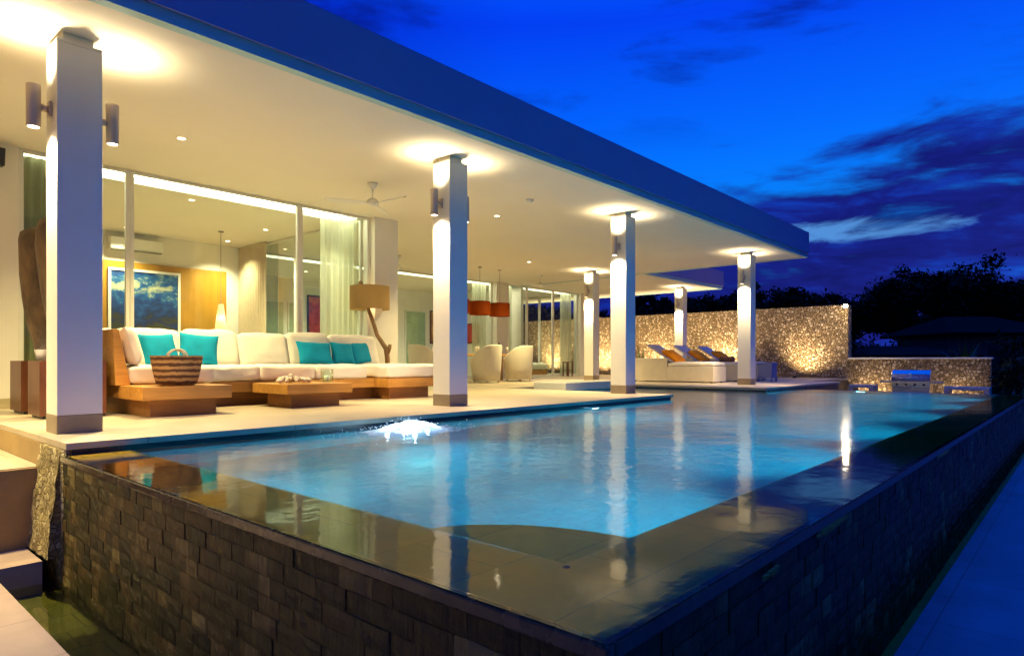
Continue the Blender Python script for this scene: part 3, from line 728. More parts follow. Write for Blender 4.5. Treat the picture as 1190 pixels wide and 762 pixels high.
M['grey_drape'] = mat_simple('grey_green_drape', (.20, .21, .12), .9, .08, 6.)
curtain(((1.95, 9.92), (2.62, 9.92)), .02, H-.02, 'grey_drape', 'pale green sheer curtain bunched behind the tall urns')
curtain(((6.15, 9.92), (6.88, 9.92)), .02, H-.02, 'sheer', 'pale sheer curtain bunched beside the pillar behind the floor lamp')
curtain(((6.86, 13.2), (6.86, 14.42)), .02, H-.02, 'drape', 'beige pleated drape in the back corner of the living room')
curtain(((6.88, 9.98), (6.88, 10.75)), .02, H-.02, 'sheer', 'pale sheer curtain turned along the side glass of the living room')
curtain(((14.75, 14.88), (15.4, 14.88)), .02, H-.02, 'sheer', 'pale sheer curtain behind the orange pendants')
curtain(((16.12, 14.88), (16.65, 14.88)), .02, H-.02, 'sheer', 'narrow sheer curtain behind the dining chairs')
curtain(((19.45, 14.88), (20.15, 14.88)), .02, H-.02, 'sheer', 'pale sheer curtain at the far edge of the bedroom glass')

# ------------------------------------------------------------------ living room interior
def painting(loc, w, h, facing, art, frame, label, fw=.05):
    rz = {'-Y': 0, '-X': -PI/2}[facing]
    t = thing('painting', label, 'painting', loc, (0, 0, rz))
    f = MB(); a, b = w/2, h/2
    f.box(-a, a, -.045, -.002, b-fw, b); f.box(-a, a, -.045, -.002, -b, -b+fw); f.box(-a, -a+fw, -.045, -.002, -b+fw+.001, b-fw-.001); f.box(a-fw, a, -.045, -.002, -b+fw+.001, b-fw-.001)
    f.build('frame', frame, t)
    MB().box(-a+fw, a-fw, -.03, -.004, -b+fw, b-fw).build('canvas', art, t)
painting((4.89, 14.438, 1.74), 1.36, 1.36, '-Y', 'art_blue', 'alu', 'large dark blue abstract painting with pale strokes on the ochre panel')
painting((11.38, 18.498, 1.93), .8, 1.45, '-Y', 'art_red', 'black', 'red abstract painting in a black frame seen through the glass corner')
painting((16.45, 18.498, 1.83), .7, 1.25, '-Y', 'art_gold', 'pedwood', 'gold painting in a dark frame beside the green hall door')
painting((16.997, 17.2, 1.58), .9, .75, '-X', 'art_red', 'pedwood', 'red and orange picture on the hall wall behind the pendants')
t = thing('air_conditioner', 'white wall air conditioner above the blue painting', 'air conditioner', (4.71, 14.497, 2.76))
MB().hexa([(-.49,-.19,.03),(.49,-.19,.03),(.49,-.002,0),(-.49,-.002,0),(-.49,-.21,.26),(.49,-.21,.26),(.49,-.002,.27),(-.49,-.002,.27)]).build('casing', 'whiteplastic', t, bevel=.015)
MB().hexa([(-.46,-.196,.012),(.46,-.196,.012),(.46,-.10,.004),(-.46,-.10,.004),(-.46,-.20,.024),(.46,-.20,.024),(.46,-.10,.012),(-.46,-.10,.012)]).build('louvre', 'bronze', t)
def pendant(loc, z0, z1, r0, r1, mat, label, group=None, e=20., cat='pendant lamp', name='pendant_lamp'):
    t = thing(name, label, cat, loc, group=group)
    MB().lathe([(.001, 0), (.055, -.001), (.055, -.02), (.001, -.025)], 20).build('ceiling_rose', 'bronze', t, smooth=True)
    MB().tube([(0, 0, -.02), (0, 0, z1-H)], .006, 6).build('cord', 'bronze', t)
    MB().lathe([(r0, z0-H), (r1, z1-H)], 36).build('shade', mat, t, smooth=True)
    b = MB()
    for k in range(3): b.tube([(0, 0, z1-H-.01), (r1*.98*math.cos(k*2.09), r1*.98*math.sin(k*2.09), z1-H-.01)], .004, 6)
    b.build('shade_spider', 'bronze', t)
    MB().lathe([(.001, .035), (.025, .025), (.03, 0), (.02, -.03), (.001, -.04)], 16, (0, 0, (z0+z1)/2-H)).build('bulb', 'bulb', t, smooth=True)
    lamp('POINT', 'bulb_glow', (0, 0, (z0+z1)/2-H), e, (1., .72, .38), t, shadow_soft_size=.04)
pendant((5.77, 12.93, H), 1.12, 1.70, .125, .048, 'shade_white', 'slim white cone lamp hanging in front of the ochre panel', e=12)
for k, x in enumerate((11.9, 12.7, 13.5)):
    pendant((x, 12.5, H), 1.83, 2.2, .29, .29, 'shade_orange', ['burnt orange drum pendant half hidden by the second column', 'burnt orange drum pendant in the middle of the row of three', 'burnt orange drum pendant farthest from the second column'][k], 'orange drum pendants over the dining table', 3.5)

# ------------------------------------------------------------------ corner sofa
so = (4.6, 8.2, 0.)
sofa = thing('corner_sofa', 'big cream corner sofa on a thick honey teak platform', 'sofa', so)
ST, SB = .31, .175
mb = MB(); mb.prism([(2.32, 6.92), (3.21, 6.92), (3.21, 7.98), (5.86, 7.98), (5.86, 7.66), (6.98, 7.66), (6.98, 9.05), (2.32, 9.05)], SB, ST)
pf = mb.build('platform', 'teak', sofa, off=so, bevel=.006)
mb = MB(); mb.prism([(2.43, 7.04), (3.09, 7.04), (3.09, 8.15), (5.98, 8.15), (5.98, 7.78), (6.74, 7.78), (6.74, 8.95), (2.43, 8.95)], .001, SB-.001)
mb.build('plinth', 'teak_dark', pf, off=so)
mb = MB(); mb.hexa([(2.28,7.56,ST+.001),(2.42,7.56,ST+.001),(2.42,9.05,ST+.001),(2.28,9.05,ST+.001),(2.25,7.56,.90),(2.31,7.56,.90),(2.31,9.05,.90),(2.25,9.05,.90)])
mb.build('side_board', 'teak', sofa, off=so, bevel=.006)
mb = MB(); mb.hexa([(2.43,8.93,ST+.001),(6.40,8.93,ST+.001),(6.40,9.05,ST+.001),(2.43,9.05,ST+.001),(2.43,9.03,.80),(6.40,9.03,.80),(6.40,9.08,.80),(2.43,9.08,.80)])
mb.build('back_board', 'teak', sofa, off=so, bevel=.006)
def place(mb, loc, rx=0, ry=0, rz=0):
    return mb.move(Matrix.Translation(Vector(loc)) @ Euler((rx, ry, rz)).to_matrix().to_4x4())
seats = [(2.87, 8.22, .90, 1.28), (3.69, 8.4, .74, .88), (4.46, 8.4, .80, .88), (5.30, 8.4, .86, .88), (6.38, 8.22, 1.24, 1.14)]
for i, (x, y, w, d) in enumerate(seats):
    if i == 4: y, d, x, w = 8.22, 1.10, 6.42, 1.10
    place(cushion_mb(w, d, .20, 18, .045, .010, i), (x, y, ST)).build('seat_cushion', 'cushion', sofa, True, off=so)
for i, (x0, x1) in enumerate(((2.62, 3.38), (3.39, 4.12), (4.13, 4.85), (4.86, 5.55), (5.56, 6.45))):
    place(cushion_mb(x1-x0, .24, .50+.02*math.sin(i*2.3), 18, .07, .028, i+10), ((x0+x1)/2, 8.72, ST+.15), rx=R(-14-2*math.sin(i*1.9)), ry=R(1.2*math.sin(i*3.1))).build('back_cushion', 'cushion', sofa, True, off=so)
place(cushion_mb(.62, .20, .44, 12, .08, .03, 20), (2.50, 8.45, ST+.17), rx=R(-14), rz=R(90)).build('back_cushion', 'cushion', sofa, True, off=so)
def pillow(loc, w, h, t, mat, label, rz, tilt=18, seed=0, roll=0):
    o = pillow_mb(w, h, t, 16, seed).move(Matrix.Rotation(R(roll), 4, 'Y')).build('throw_pillow', mat, smooth=True); o.location = loc
    o.rotation_euler = (R(-tilt), 0, R(rz)); tag(o, label, 'pillow'); return o
zt = ST+.205
pillow((2.56, 7.86, zt), .50, .44, .19, 'pinkpillow', 'pale creased pillow against the wooden side board', 78, 16, 1)
pillow((2.98, 8.20, zt), .44, .40, .16, 'teal', 'turquoise pillow behind the basket, next to the pale pillow', 12, 20, 2, -3)
pillow((3.42, 8.30, zt), .46, .42, .16, 'teal', 'turquoise pillow standing between the basket and the plain cream cushions', -14, 20, 3, 5)
pillow((5.18, 8.44, zt), .58, .36, .15, 'teal', 'widest turquoise pillow, at the chaise end of the sofa', 2, 22, 4, 2)
pillow((5.72, 8.55, zt), .42, .36, .14, 'teal', 'turquoise pillow in the middle of the three by the floor lamp', 6, 20, 5, 3)
pillow((6.10, 8.62, zt), .42, .38, .14, 'teal', 'turquoise pillow nearest the floor lamp on the chaise', 4, 20, 6, -4)

t = thing('basket', 'striped brown woven basket standing on the teak sofa end', 'basket', (2.74, 7.18, ST+.002), (0, 0, -.32))
MB().lathe([(.001, .004), (.17, .004), (.195, .02), (.215, .10), (.235, .20), (.25, .305), (.257, .31), (.243, .305), (.225, .2), (.19, .03), (.001, .02)], 40).build('body', 'basket', t, smooth=True)
for s in (-1, 1):
    MB().tube([(math.sin(a)*.085, s*.235+0*a, .30+.075*math.cos(a)) for a in [PI*(-.5+i/10) for i in range(11)]], .010, 8).build('handle', mat_simple('rope_handle', (.55, .48, .34), .9, .2, 60), t, smooth=True)
# coffee table
t = thing('coffee_table', 'low square teak coffee table on a recessed plinth', 'coffee table', (4.37, 7.46, 0))
MB().box(-.45, .45, -.43, .43, .17, .29).build('top', 'teak', t, bevel=.006)
MB().box(-.32, .35, -.28, .29, .001, .169).build('plinth', 'teak_dark', t)
rnd = random.Random(8); mb = MB()
for i in range(60):
    a = rnd.uniform(0, 2*PI); rr = .17*math.sqrt(rnd.random()); c = Vector((rr*math.cos(a)*1.25, rr*math.sin(a)*.9, .012+.075*(1-rr/.19)*rnd.random())); s = rnd.uniform(.018, .034)
    m = MB().lathe([(.001, -s), (s*.8, -s*.55), (s, 0), (s*.75, s*.6), (.001, s)], 8).move(Matrix.Translation(c+Vector((0, 0, s*.6))) @ Euler((rnd.random()*3, rnd.random()*3, 0)).to_matrix().to_4x4()); mb.add(m.v, m.f)
o = mb.build('shell_cluster', mat_simple('sea_shell', (.58, .50, .40), .6, .3, 30., bmp=.6, bscale=60, bdist=.01), smooth=True); o.location = (4.18, 7.36, .29); tag(o, 'knobbly pale cluster of shells on the coffee table', 'ornament')
t = thing('candle_holder', 'clear glass candle holder at the end of the coffee table', 'candle holder', (4.62, 7.30, .291))
MB().lathe([(.001, .004), (.075, .004), (.078, .01), (.08, .17), (.076, .17), (.074, .012), (.001, .010)], 28).build('glass', 'glass', t, smooth=True)
MB().lathe([(.001, .012), (.035, .012), (.036, .09), (.001, .092)], 20).build('candle', 'whiteplastic', t, smooth=True)
# tall urns on wooden pedestals
for k, (px, py, w, d) in enumerate(((1.91, 7.79, .57, .46), (1.93, 8.66, .57, .5))):
    t = thing('pedestal', ['dark red wooden pedestal under the urn half hidden by the nearest column', 'dark red wooden pedestal closest to the white wall'][k], 'pedestal', (px, py, 0), group='urn pedestals')
    MB().box(-w/2, w/2, -d/2, d/2, .03, .57).build('body', 'pedwood', t, bevel=.004)
    MB().box(-w/2+.03, w/2-.03, -d/2+.03, d/2-.03, .001, .029).build('base', 'black', t)
    t = thing('urn', ['tall dark weathered urn half hidden by the nearest column', 'tall dark weathered urn closest to the white wall'][k], 'urn', (px+.02, py, .571), group='tall urns')
    P = [(.137, .12), (.165, .25), (.205, .45), (.24, .7), (.265, .95), (.28, 1.15), (.28, 1.32), (.26, 1.40), (.21, 1.44), (.18, 1.45), (.16, 1.42)]
    mb = MB().lathe(P, 40); mb.v = [v+noise.noise_vector(v*3+Vector((k*7, 0, 0)))*.018 for v in mb.v]; mb.build('body', 'urn', t, smooth=True)
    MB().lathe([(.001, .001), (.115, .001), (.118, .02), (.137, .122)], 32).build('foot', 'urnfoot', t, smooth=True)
    lamp('SPOT', 'urn_glow', (-.24, -.16, .03), 1.6, (1., .82, .55), t, spot_size=R(90), spot_blend=.7, shadow_soft_size=.02, aim=(.55, .4, .7))
# driftwood floor lamp
t = thing('floor_lamp', 'driftwood floor lamp with a wide tan drum shade beside the pillar', 'floor lamp', (7.06, 9.24, 0))
def at(u, v, x, y):
    """offset on the plane facing the lamp's bend (metres to the house side and up)"""
    return Vector((x, y, 0))
bend = [(0, 0, .01), (.01, 0, .35), (0, 0, .62), (-.02, 0, .78), (-.10, 0, .90), (-.18, 0, 1.02), (-.235, 0, 1.20), (-.30, 0, 1.38), (-.36, 0, 1.55), (-.42, 0, 1.75), (-.47, 0, 1.93), (-.49, 0, 1.97)]
dirv = Vector((.665, -.747, 0))
pts = [dirv*a+Vector((0, 0, z)) for a, b_, z in bend]
MB().tube(pts, [.05, .047, .045, .047, .04, .036, .036, .033, .033, .031, .035, .03], 10).build('stem', 'drift', t, smooth=True)
MB().tube([dirv*.0+Vector((0, 0, .70)), dirv*.04+Vector((0, 0, .80)), dirv*.05+Vector((0, 0, .86))], [.04, .034, .028], 9).build('stub_branch', 'drift', t, smooth=True)
sc_ = dirv*-.31
MB().lathe([(.345, 1.47), (.345, 1.88)], 40, sc_).build('shade', 'shade_tan', t, smooth=True)
MB().lathe([(.2, 0), (.2, .02), (.001, .022)], 28).build('base', 'drift', t, smooth=True)
MB().lathe([(.001, .05), (.03, .03), (.035, 0), (.02, -.04), (.001, -.05)], 16, sc_+Vector((.08, .08, 1.66))).build('bulb', 'bulb', t, smooth=True)
lamp('POINT', 'bulb_glow', sc_+Vector((.08, .08, 1.64)), 11., (1., .62, .25), t, shadow_soft_size=.05)

# ------------------------------------------------------------------ dining
t = thing('dining_table', 'long wooden dining table under the orange pendants', 'dining table', (12.7, 12.5, 0))
MB().box(-1.35, 1.35, -.45, .45, .70, .75).build('top', 'teak', t, bevel=.005)
for sx in (-1, 1):
    for sy in (-1, 1): MB().box(sx*1.25-.04, sx*1.25+.04, sy*.36-.04, sy*.36+.04, .001, .699).build('leg', 'teak_dark', t)
rnd = random.Random(12)
tb = thing('bottle', 'dark bottle standing on the dining table', 'bottle', (13.25, 12.3, .751))
MB().lathe([(.001, .001), (.037, .001), (.038, .02), (.038, .19), (.03, .22), (.014, .25), (.013, .31), (.001, .31)], 20).build('body', 'bottle', tb, smooth=True)
MB().lathe([(.014, .31), (.015, .30), (.015, .335), (.001, .336)], 14).build('cap', 'pedwood', tb, smooth=True)
spots = [(11.65, 12.25), (11.95, 12.75), (12.35, 12.22), (12.75, 12.7), (13.0, 12.2), (13.55, 12.25), (13.75, 12.7)]
g0 = None
for x, y in spots:
    if g0 is None:
        g0 = MB().lathe([(.001, .002), (.034, .002), (.006, .008), (.005, .08), (.03, .12), (.036, .17), (.03, .20), (.028, .20), (.033, .17), (.028, .125), (.001, .09)], 18).build('wine_glass', 'glazed', smooth=True); g0.location = (x, y, .751)
        tag(g0, 'small stemmed glass standing on the wooden dining table', 'wine glass', 'glasses on the dining table'); continue
    c = g0.copy(); COL.objects.link(c); c.location = (x, y, .751)
def tub_chair(loc, rz, label, first=[None]):
    if first[0] is not None: return dup(first[0], loc, label, (0, 0, rz))
    t = thing('tub_chair', label, 'chair', loc, (0, 0, rz), 'white tub chairs at the dining table'); first[0] = t
    mb = MB(); V = []; fs = []; n = 40; a0 = R(38)
    for i in range(n+1):
        a = a0+(2*PI-2*a0)*i/n; k = .5-.5*math.cos(a)
        k = max(0, min(1, (k-.10)/.9)); k = k*k*(3-2*k)
        top = .60+.38*k; ro, ri = .41, .34
        for r_, z in ((ro*.86, .06), (ro*.93, .35), (ro*1.0, top-.03), (ro*.985, top), (ri+.015, top), (ri, top-.03), (ri*.97, .40), (ri*.95, .06)):
            V.append((r_*math.cos(a)*1.02, r_*math.sin(a), z))
    for i in range(n):
        for j in range(8): fs.append((i*8+j, (i+1)*8+j, (i+1)*8+(j+1)%8, i*8+(j+1)%8))
    fs.append(tuple(range(8))); fs.append(tuple(n*8+7-j for j in range(8)))
    mb.add(V, fs).build('shell', 'white_wicker', t, smooth=True)
    MB().prism([(.33*math.cos(a)*1.0+.02, .325*math.sin(a)) for a in [2*PI*i/32 for i in range(32)]], .07, .36).build('seat', 'white_wicker', t)
    place(cushion_mb(.58, .56, .10, 10, .05, .01, 3), (.03, 0, .36)).build('cushion', 'cushion', t, smooth=True)
    for sx in (-1, 1):
        for sy in (-1, 1): MB().tube([(sx*.22, sy*.22, .001), (sx*.22, sy*.22, .068)], .018, 10).build('foot', 'steel', t)
    return t
tub_chair((12.15, 11.72, 0), R(90), 'white tub chair just past the second column, its back to the pool')
tub_chair((13.42, 11.72, 0), R(88), 'white tub chair nearest the bedroom, its back to the pool')
tub_chair((10.75, 12.55, 0), R(0), 'white tub chair at the table end behind the chaise')
tub_chair((12.3, 13.4, 0), R(-90), 'white tub chair on the hall side of the dining table')

# bedroom
t = thing('bed', 'low bed with pale green linen in the glass bedroom', 'bed', (18.35, 16.1, 0))
MB().box(-.95, .85, -.8, .8, .001, .22).build('bed_base', 'teak', t)
place(cushion_mb(1.85, 1.65, .26, 12, .09, .03, 2), (-.05, 0, .22)).build('mattress', 'duvet', t, smooth=True)
place(cushion_mb(.45, 1.2, .22, 12, .09, .05, 5), (-.65, 0, .44)).build('bed_pillow', 'duvet', t, smooth=True)
t = thing('lantern_stand', 'dark wooden stand at the bedroom glass', 'stand', (19.2, 14.35, 0))
for sx in (-1, 1):
    for sy in (-1, 1): MB().box(sx*.12-.018, sx*.12+.018, sy*.12-.018, sy*.12+.018, .001, .50).build('leg', 'pedwood', t)
MB().box(-.15, .15, -.15, .15, .501, .53).build('top', 'pedwood', t); MB().box(-.10, .10, -.10, .10, .2, .225).build('shelf', 'pedwood', t)

# ------------------------------------------------------------------ sunbeds
def sunbed(loc, label, first=[None]):
    if first[0] is not None: return dup(first[0], loc, label)
    t = thing('sunbed', label, 'sunbed', loc, group='white sunbeds in a row by the pool'); first[0] = t
    MB().box(0, .76, 0, 1.30, .03, .42).build('base', 'lounger', t, bevel=.01)
    MB().box(0, .76, 1.302, 2.4, .03, .64).build('head_box', 'lounger', t, bevel=.01)
    place(cushion_mb(.74, 1.28, .11, 12, .04, .008, 4), (.38, .65, .42)).build('mattress', 'cushion', t, smooth=True)
    MB().hexa([(.04,1.18,.54),(.72,1.18,.54),(.72,1.26,.56),(.04,1.26,.56),(.04,1.92,1.02),(.72,1.92,1.02),(.72,1.96,.98),(.04,1.96,.98)]).build('backrest', 'slingback', t, bevel=.01)
    for sx in (.08, .68):
        for sy in (.1, 2.3): MB().tube([(sx, sy, .001), (sx, sy, .031)], .03, 12).build('foot', 'black', t)
    return t
for k, x in enumerate((15.58, 17.12, 18.66)):
    sunbed((x, 7.06, 0), ['white box sunbed closest to the dining side', 'white box sunbed in the middle of the row of three', 'white box sunbed at the stone wall end of the row'][k])
    o = pillow_mb(.46, .60, .19, 14, k).build('throw_pillow', 'orangefab', smooth=True); o.location = (x+.36, 8.10, .535); o.rotation_euler = (R(-58), 0, R(-4))
    tag(o, ['orange pillow on the sunbed closest to the dining side', 'orange pillow on the middle sunbed', 'orange pillow on the sunbed at the stone wall end'][k], 'pillow', 'orange sunbed pillows')
for k, (x, y) in enumerate(((16.5, 7.35), (17.3, 7.3), (18.3, 7.2))):
    if k == 0: continue
    mb = MB(); mb.tube([(0, -.2, .075), (0, .2, .075)], .075, 18); o = mb.build('rolled_towel', 'brown', smooth=False); o.location = (x+(.12 if k == 1 else .62), 7.5, .535); tag(o, ['', 'brown rolled towel lying on the middle sunbed', 'brown rolled towel on the sunbed by the stone wall'][k], 'towel')
t = thing('side_table', 'small white side table between the first two sunbeds', 'side table', (16.72, 8.05, 0))
MB().box(-.22, .22, -.22, .22, .50, .56).build('top', 'lounger', t, bevel=.006)
for sx in (-1, 1):
    for sy in (-1, 1): MB().box(sx*.18-.02, sx*.18+.02, sy*.18-.02, sy*.18+.02, .001, .499).build('leg', 'lounger', t)
t = thing('stool', 'blue-lit square stool beside the last front column', 'stool', (18.05, 6.62, 0))
MB().box(-.21, .21, -.21, .21, .45, .52).build('seat', 'bluetable', t, bevel=.01)
MB().box(-.19, .19, -.19, .19, .10, .449).build('body', 'bluetable', t)
for sx in (-1, 1):
    for sy in (-1, 1): MB().box(sx*.18-.025, sx*.18+.025, sy*.18-.025, sy*.18+.025, .001, .099).build('leg', 'bluetable', t)

# ------------------------------------------------------------------ stone walls, lights, grill
tag(MB().box(22.8, 23.2, 5.78, 24, G-.1, 2.38).build('stone_wall', 'wallstone', off=(23, 15, G)), 'tall rubble stone wall behind the sunbeds lit from below', 'wall')
t = thing('garden_wall', 'low rubble stone wall with a pale coping behind the grill', 'wall', (22.95, 3.9, G))
MB().box(22.82, 23.1, 2.06, 5.776, G-.1, .62).build('masonry', 'wallstone', t, off=(22.95, 3.9, G))
MB().box(22.78, 23.14, 2.02, 5.777, .622, .67).build('coping', 'plaster', t, off=(22.95, 3.9, G), bevel=.006)
UPE = 760.
for k, y in enumerate((17.8, 15.1, 12.5, 9.9, 7.2)):
    lab = ['ground uplight at the stone wall seen through the bedroom glass', 'ground uplight at the stone wall beside the inner column', 'ground uplight at the stone wall behind the first sunbed', 'ground uplight at the stone wall behind the middle sunbed', 'ground uplight near the free end of the tall stone wall'][k]
    t = thing('ground_uplight', lab, 'uplight', (22.05, y, 0), group='uplights along the stone wall')
    MB().lathe([(.001, .0), (.06, .001), (.065, .06), (.05, .075), (.046, .068)], 20).build('housing', 'black', t, smooth=True)
    MB().lathe([(.046, .068), (.001, .07)], 18).build('lens', 'lamp_warm', t)
    lamp('SPOT', 'wall_wash', (0, 0, .09), UPE*(.62 if k == 4 else 1.), (1., .74, .40), t, spot_size=R(116), spot_blend=1., shadow_soft_size=.04, aim=(.62, -.22 if k == 4 else 0, 1))
t = thing('bulkhead_lamp', 'bright bare lamp on the top corner of the tall stone wall', 'wall lamp', (22.78, 5.74, 2.30))
MB().lathe([(.001, 0), (.05, 0), (.05, .03), (.02, .04)], 18).move(Matrix.Rotation(-PI/2, 4, 'Y')).build('base', 'black', t, smooth=True)
MB().tube([(-.03, 0, 0), (-.25, 0, .04), (-.40, 0, .03)], .014, 8).build('arm', 'black', t, smooth=True)
MB().lathe([(.001, -.06), (.04, -.045), (.07, 0), (.04, .055), (.001, .07)], 20, (-.43, 0, 0)).build('globe', mat_emit('star_lamp', (1., .86, .60), 60.), t, smooth=True)
lamp('POINT', 'globe_glow', (-.46, -.02, -.09), 28., (1., .78, .45), t, shadow_soft_size=.05)

for k, y in enumerate((5.05, 2.9)):  # hidden uplights added to warm the low wall
    t = thing('ground_uplight', ['ground uplight at the low wall between the grill and the tall wall', 'ground uplight at the low wall on the free side of the grill'][k], 'uplight', (22.35, y, G), group='uplights along the stone wall')
    MB().lathe([(.001, .0), (.06, .001), (.065, .06), (.05, .075), (.046, .068)], 20).build('housing', 'black', t, smooth=True)
    MB().lathe([(.046, .068), (.001, .07)], 18).build('lens', 'lamp_warm', t)
    lamp('SPOT', 'wall_wash', (0, 0, .09), 110. if k == 0 else 55., (1., .74, .40), t, spot_size=R(140), spot_blend=1., shadow_soft_size=.04, aim=(.8, -.1, .65))
go = (21.6, 3.78, G)
t = thing('barbecue_grill', 'steel barbecue grill with a closed hood before the low wall', 'grill', go)
mb = MB(); n = 12; V = []; fs = []
prof = [(-.27, .80), (-.28, .90), (-.25, 1.0), (-.17, 1.07), (-.02, 1.11), (.12, 1.08), (.20, .98), (.21, .80)]
for y in (-.48, .48):
    for x, z in prof: V.append((x, y, z))
m_ = len(prof); fs += [(i, i+1, m_+i+1, m_+i) for i in range(m_-1)]+[tuple(range(m_))[::-1], tuple(range(m_, 2*m_))]
mb.add(V, fs).build('hood', 'chrome', t, bevel=.012)
h = MB(); h.tube([(-.27, -.34, .88), (-.335, -.34, .88), (-.335, .34, .88), (-.27, .34, .88)], .014, 8); h.build('handle', 'chrome', t, smooth=True)
h = MB(); h.lathe([(.001, .004), (.035, .004), (.04, 0)], 18).move(Matrix.Translation((-.283, 0, .975)) @ Matrix.Rotation(-PI/2, 4, 'Y')); h.build('thermometer', 'whiteplastic', t)
MB().box(-.27, .21, -.48, .48, .62, .795).build('firebox', 'chrome', t, bevel=.006)
for k in range(4): MB().lathe([(.001, .05), (.028, .045), (.03, 0)], 16).move(Matrix.Translation((-.272, -.33+.22*k, .70)) @ Matrix.Rotation(-PI/2, 4, 'Y')).build('knob', 'black', t, smooth=True)
MB().box(-.25, .19, -.46, .46, .06, .615).build('cabinet', 'chrome', t, bevel=.006)
for s in (-1, 1): MB().box(-.22, .18, min(s*.49, s*.78), max(s*.49, s*.78), .75, .79).build('side_shelf', 'chrome', t, bevel=.006)
for sx in (-.2, .14):
    for sy in (-.4, .4): MB().tube([(sx, sy-.02, .03), (sx, sy+.02, .03)], .03, 12).build('wheel', 'black', t)
for (y0, y1, lab) in ((4.72, 5.38, 'small white garden table between the stone walls and the grill'), (1.95, 2.98, 'white garden table at the free end of the low wall')):
    yc = (y0+y1)/2; t = thing('garden_table', lab, 'table', (21.6, yc, G), group='white slab tables by the low wall')
    hw = (y1-y0)/2; MB().box(-.3, .3, -hw, hw, .58, .66).build('top', 'lounger', t, bevel=.008)
    for s in (-1, 1): MB().box(-.28, .28, s*(hw-.06)-.06, s*(hw-.06)+.06, .001, .579).build('leg', 'lounger', t)

# ------------------------------------------------------------------ planting and what lies beyond
def tree(x, y, h, cr, label, seed, leaf='leaf', dens=1., z0=G-.1, flat=.62, name='tree', group='dark trees beyond the wall', trunk_r=.22, lsz=.28):
    rnd = random.Random(seed); t = thing(name, label, 'tree', (x, y, z0), group=group)
    ch = h*.45
    tr = MB(); top = Vector((rnd.uniform(-.3, .3), rnd.uniform(-.3, .3), h*.55))
    tr.tube([(0, 0, 0), (rnd.uniform(-.1, .1), 0, h*.25), top], [trunk_r*1.3, trunk_r, trunk_r*.7], 9)
    clumps = []
    for i in range(17):
        a = rnd.uniform(0, 2*PI); rr = cr*math.sqrt(rnd.uniform(.1, 1))*.82
        c = Vector((rr*math.cos(a), rr*math.sin(a), h*.66+rnd.uniform(-.45, .9)*h*.26*(1.1-.6*rr/cr)))
        clumps.append((c, cr*rnd.uniform(.26, .42)))
        st = top*rnd.uniform(.7, 1.); tr.tube([st, st.lerp(c, .5)+Vector((0, 0, .2)), c], [trunk_r*.45, trunk_r*.25, .03], 6)
    tr.build('trunk', 'bark', t, smooth=True)
    mb = MB()
    for c, r_ in clumps:
        subs = []
        for k in range(9):
            d = Vector((rnd.gauss(0, 1), rnd.gauss(0, 1), rnd.gauss(0, .8))).normalized()*r_*rnd.uniform(.45, 1.0); d.z *= flat
            subs.append(c+d)
        for s_ in subs:
            for k in range(int(52*dens)):
                d = Vector((rnd.gauss(0, 1), rnd.gauss(0, 1), rnd.gauss(0, .7)))*r_*.20
                p = s_+d; s = lsz*rnd.uniform(.5, 1.2)*.5
                e = Euler((rnd.uniform(-1.2, 1.2), rnd.uniform(-1.2, 1.2), rnd.uniform(0, 6.28))).to_matrix()
                mb.add([p+e@Vector((-s, 0, 0)), p+e@Vector((0, -s*.5, 0)), p+e@Vector((s, 0, 0)), p+e@Vector((0, s*.5, .0))], [(0, 1, 2, 3)])
    mb.build('crown', leaf, t); return t
F = Vector((math.cos(R(41.7)), math.sin(R(41.7)), 0)); Rt = Vector((math.sin(R(41.7)), -math.cos(R(41.7)), 0))
def ground_at(u, d):      # where a thing seen at photo column u stands, d metres ahead
    p = F*d+Rt*d*(u-595)/751; return p.x, p.y
def tr_at(u, d, top_v, wpx, label, seed, **kw):
    x, y = ground_at(u, d); h = (419-top_v)/751*d+.57-(G-.1)
    return tree(x, y, h*1.0, wpx/2/751*d, label, seed, **kw)
tr_at(1105, 44, 300, 150, 'broad dark tree, highest of those behind the low garden wall', 1, dens=1.9, lsz=.36)
tr_at(1178, 46, 322, 110, 'dark tree at the edge of the view behind the garden wall', 2, lsz=.36, dens=1.5)
tr_at(985, 50, 334, 120, 'low dark tree behind the wall lamp', 3, lsz=.36, dens=1.5)
tr_at(1050, 52, 345, 120, 'low dark tree between the wall lamp and the broad tree', 4, lsz=.36, dens=1.5)
tr_at(890, 46, 326, 110, 'dark tree seen past the roof corner behind the last front column', 5, lsz=.36, dens=1.5)
tr_at(806, 42, 336, 100, 'dark tree seen under the far roof edge', 6, lsz=.36, dens=1.5)
tr_at(730, 44, 340, 110, 'dark tree above the stone wall behind the third column', 7, lsz=.36, dens=1.5)
tr_at(640, 46, 345, 110, 'dark tree above the stone wall seen through the bedroom', 8, lsz=.36, dens=1.5)
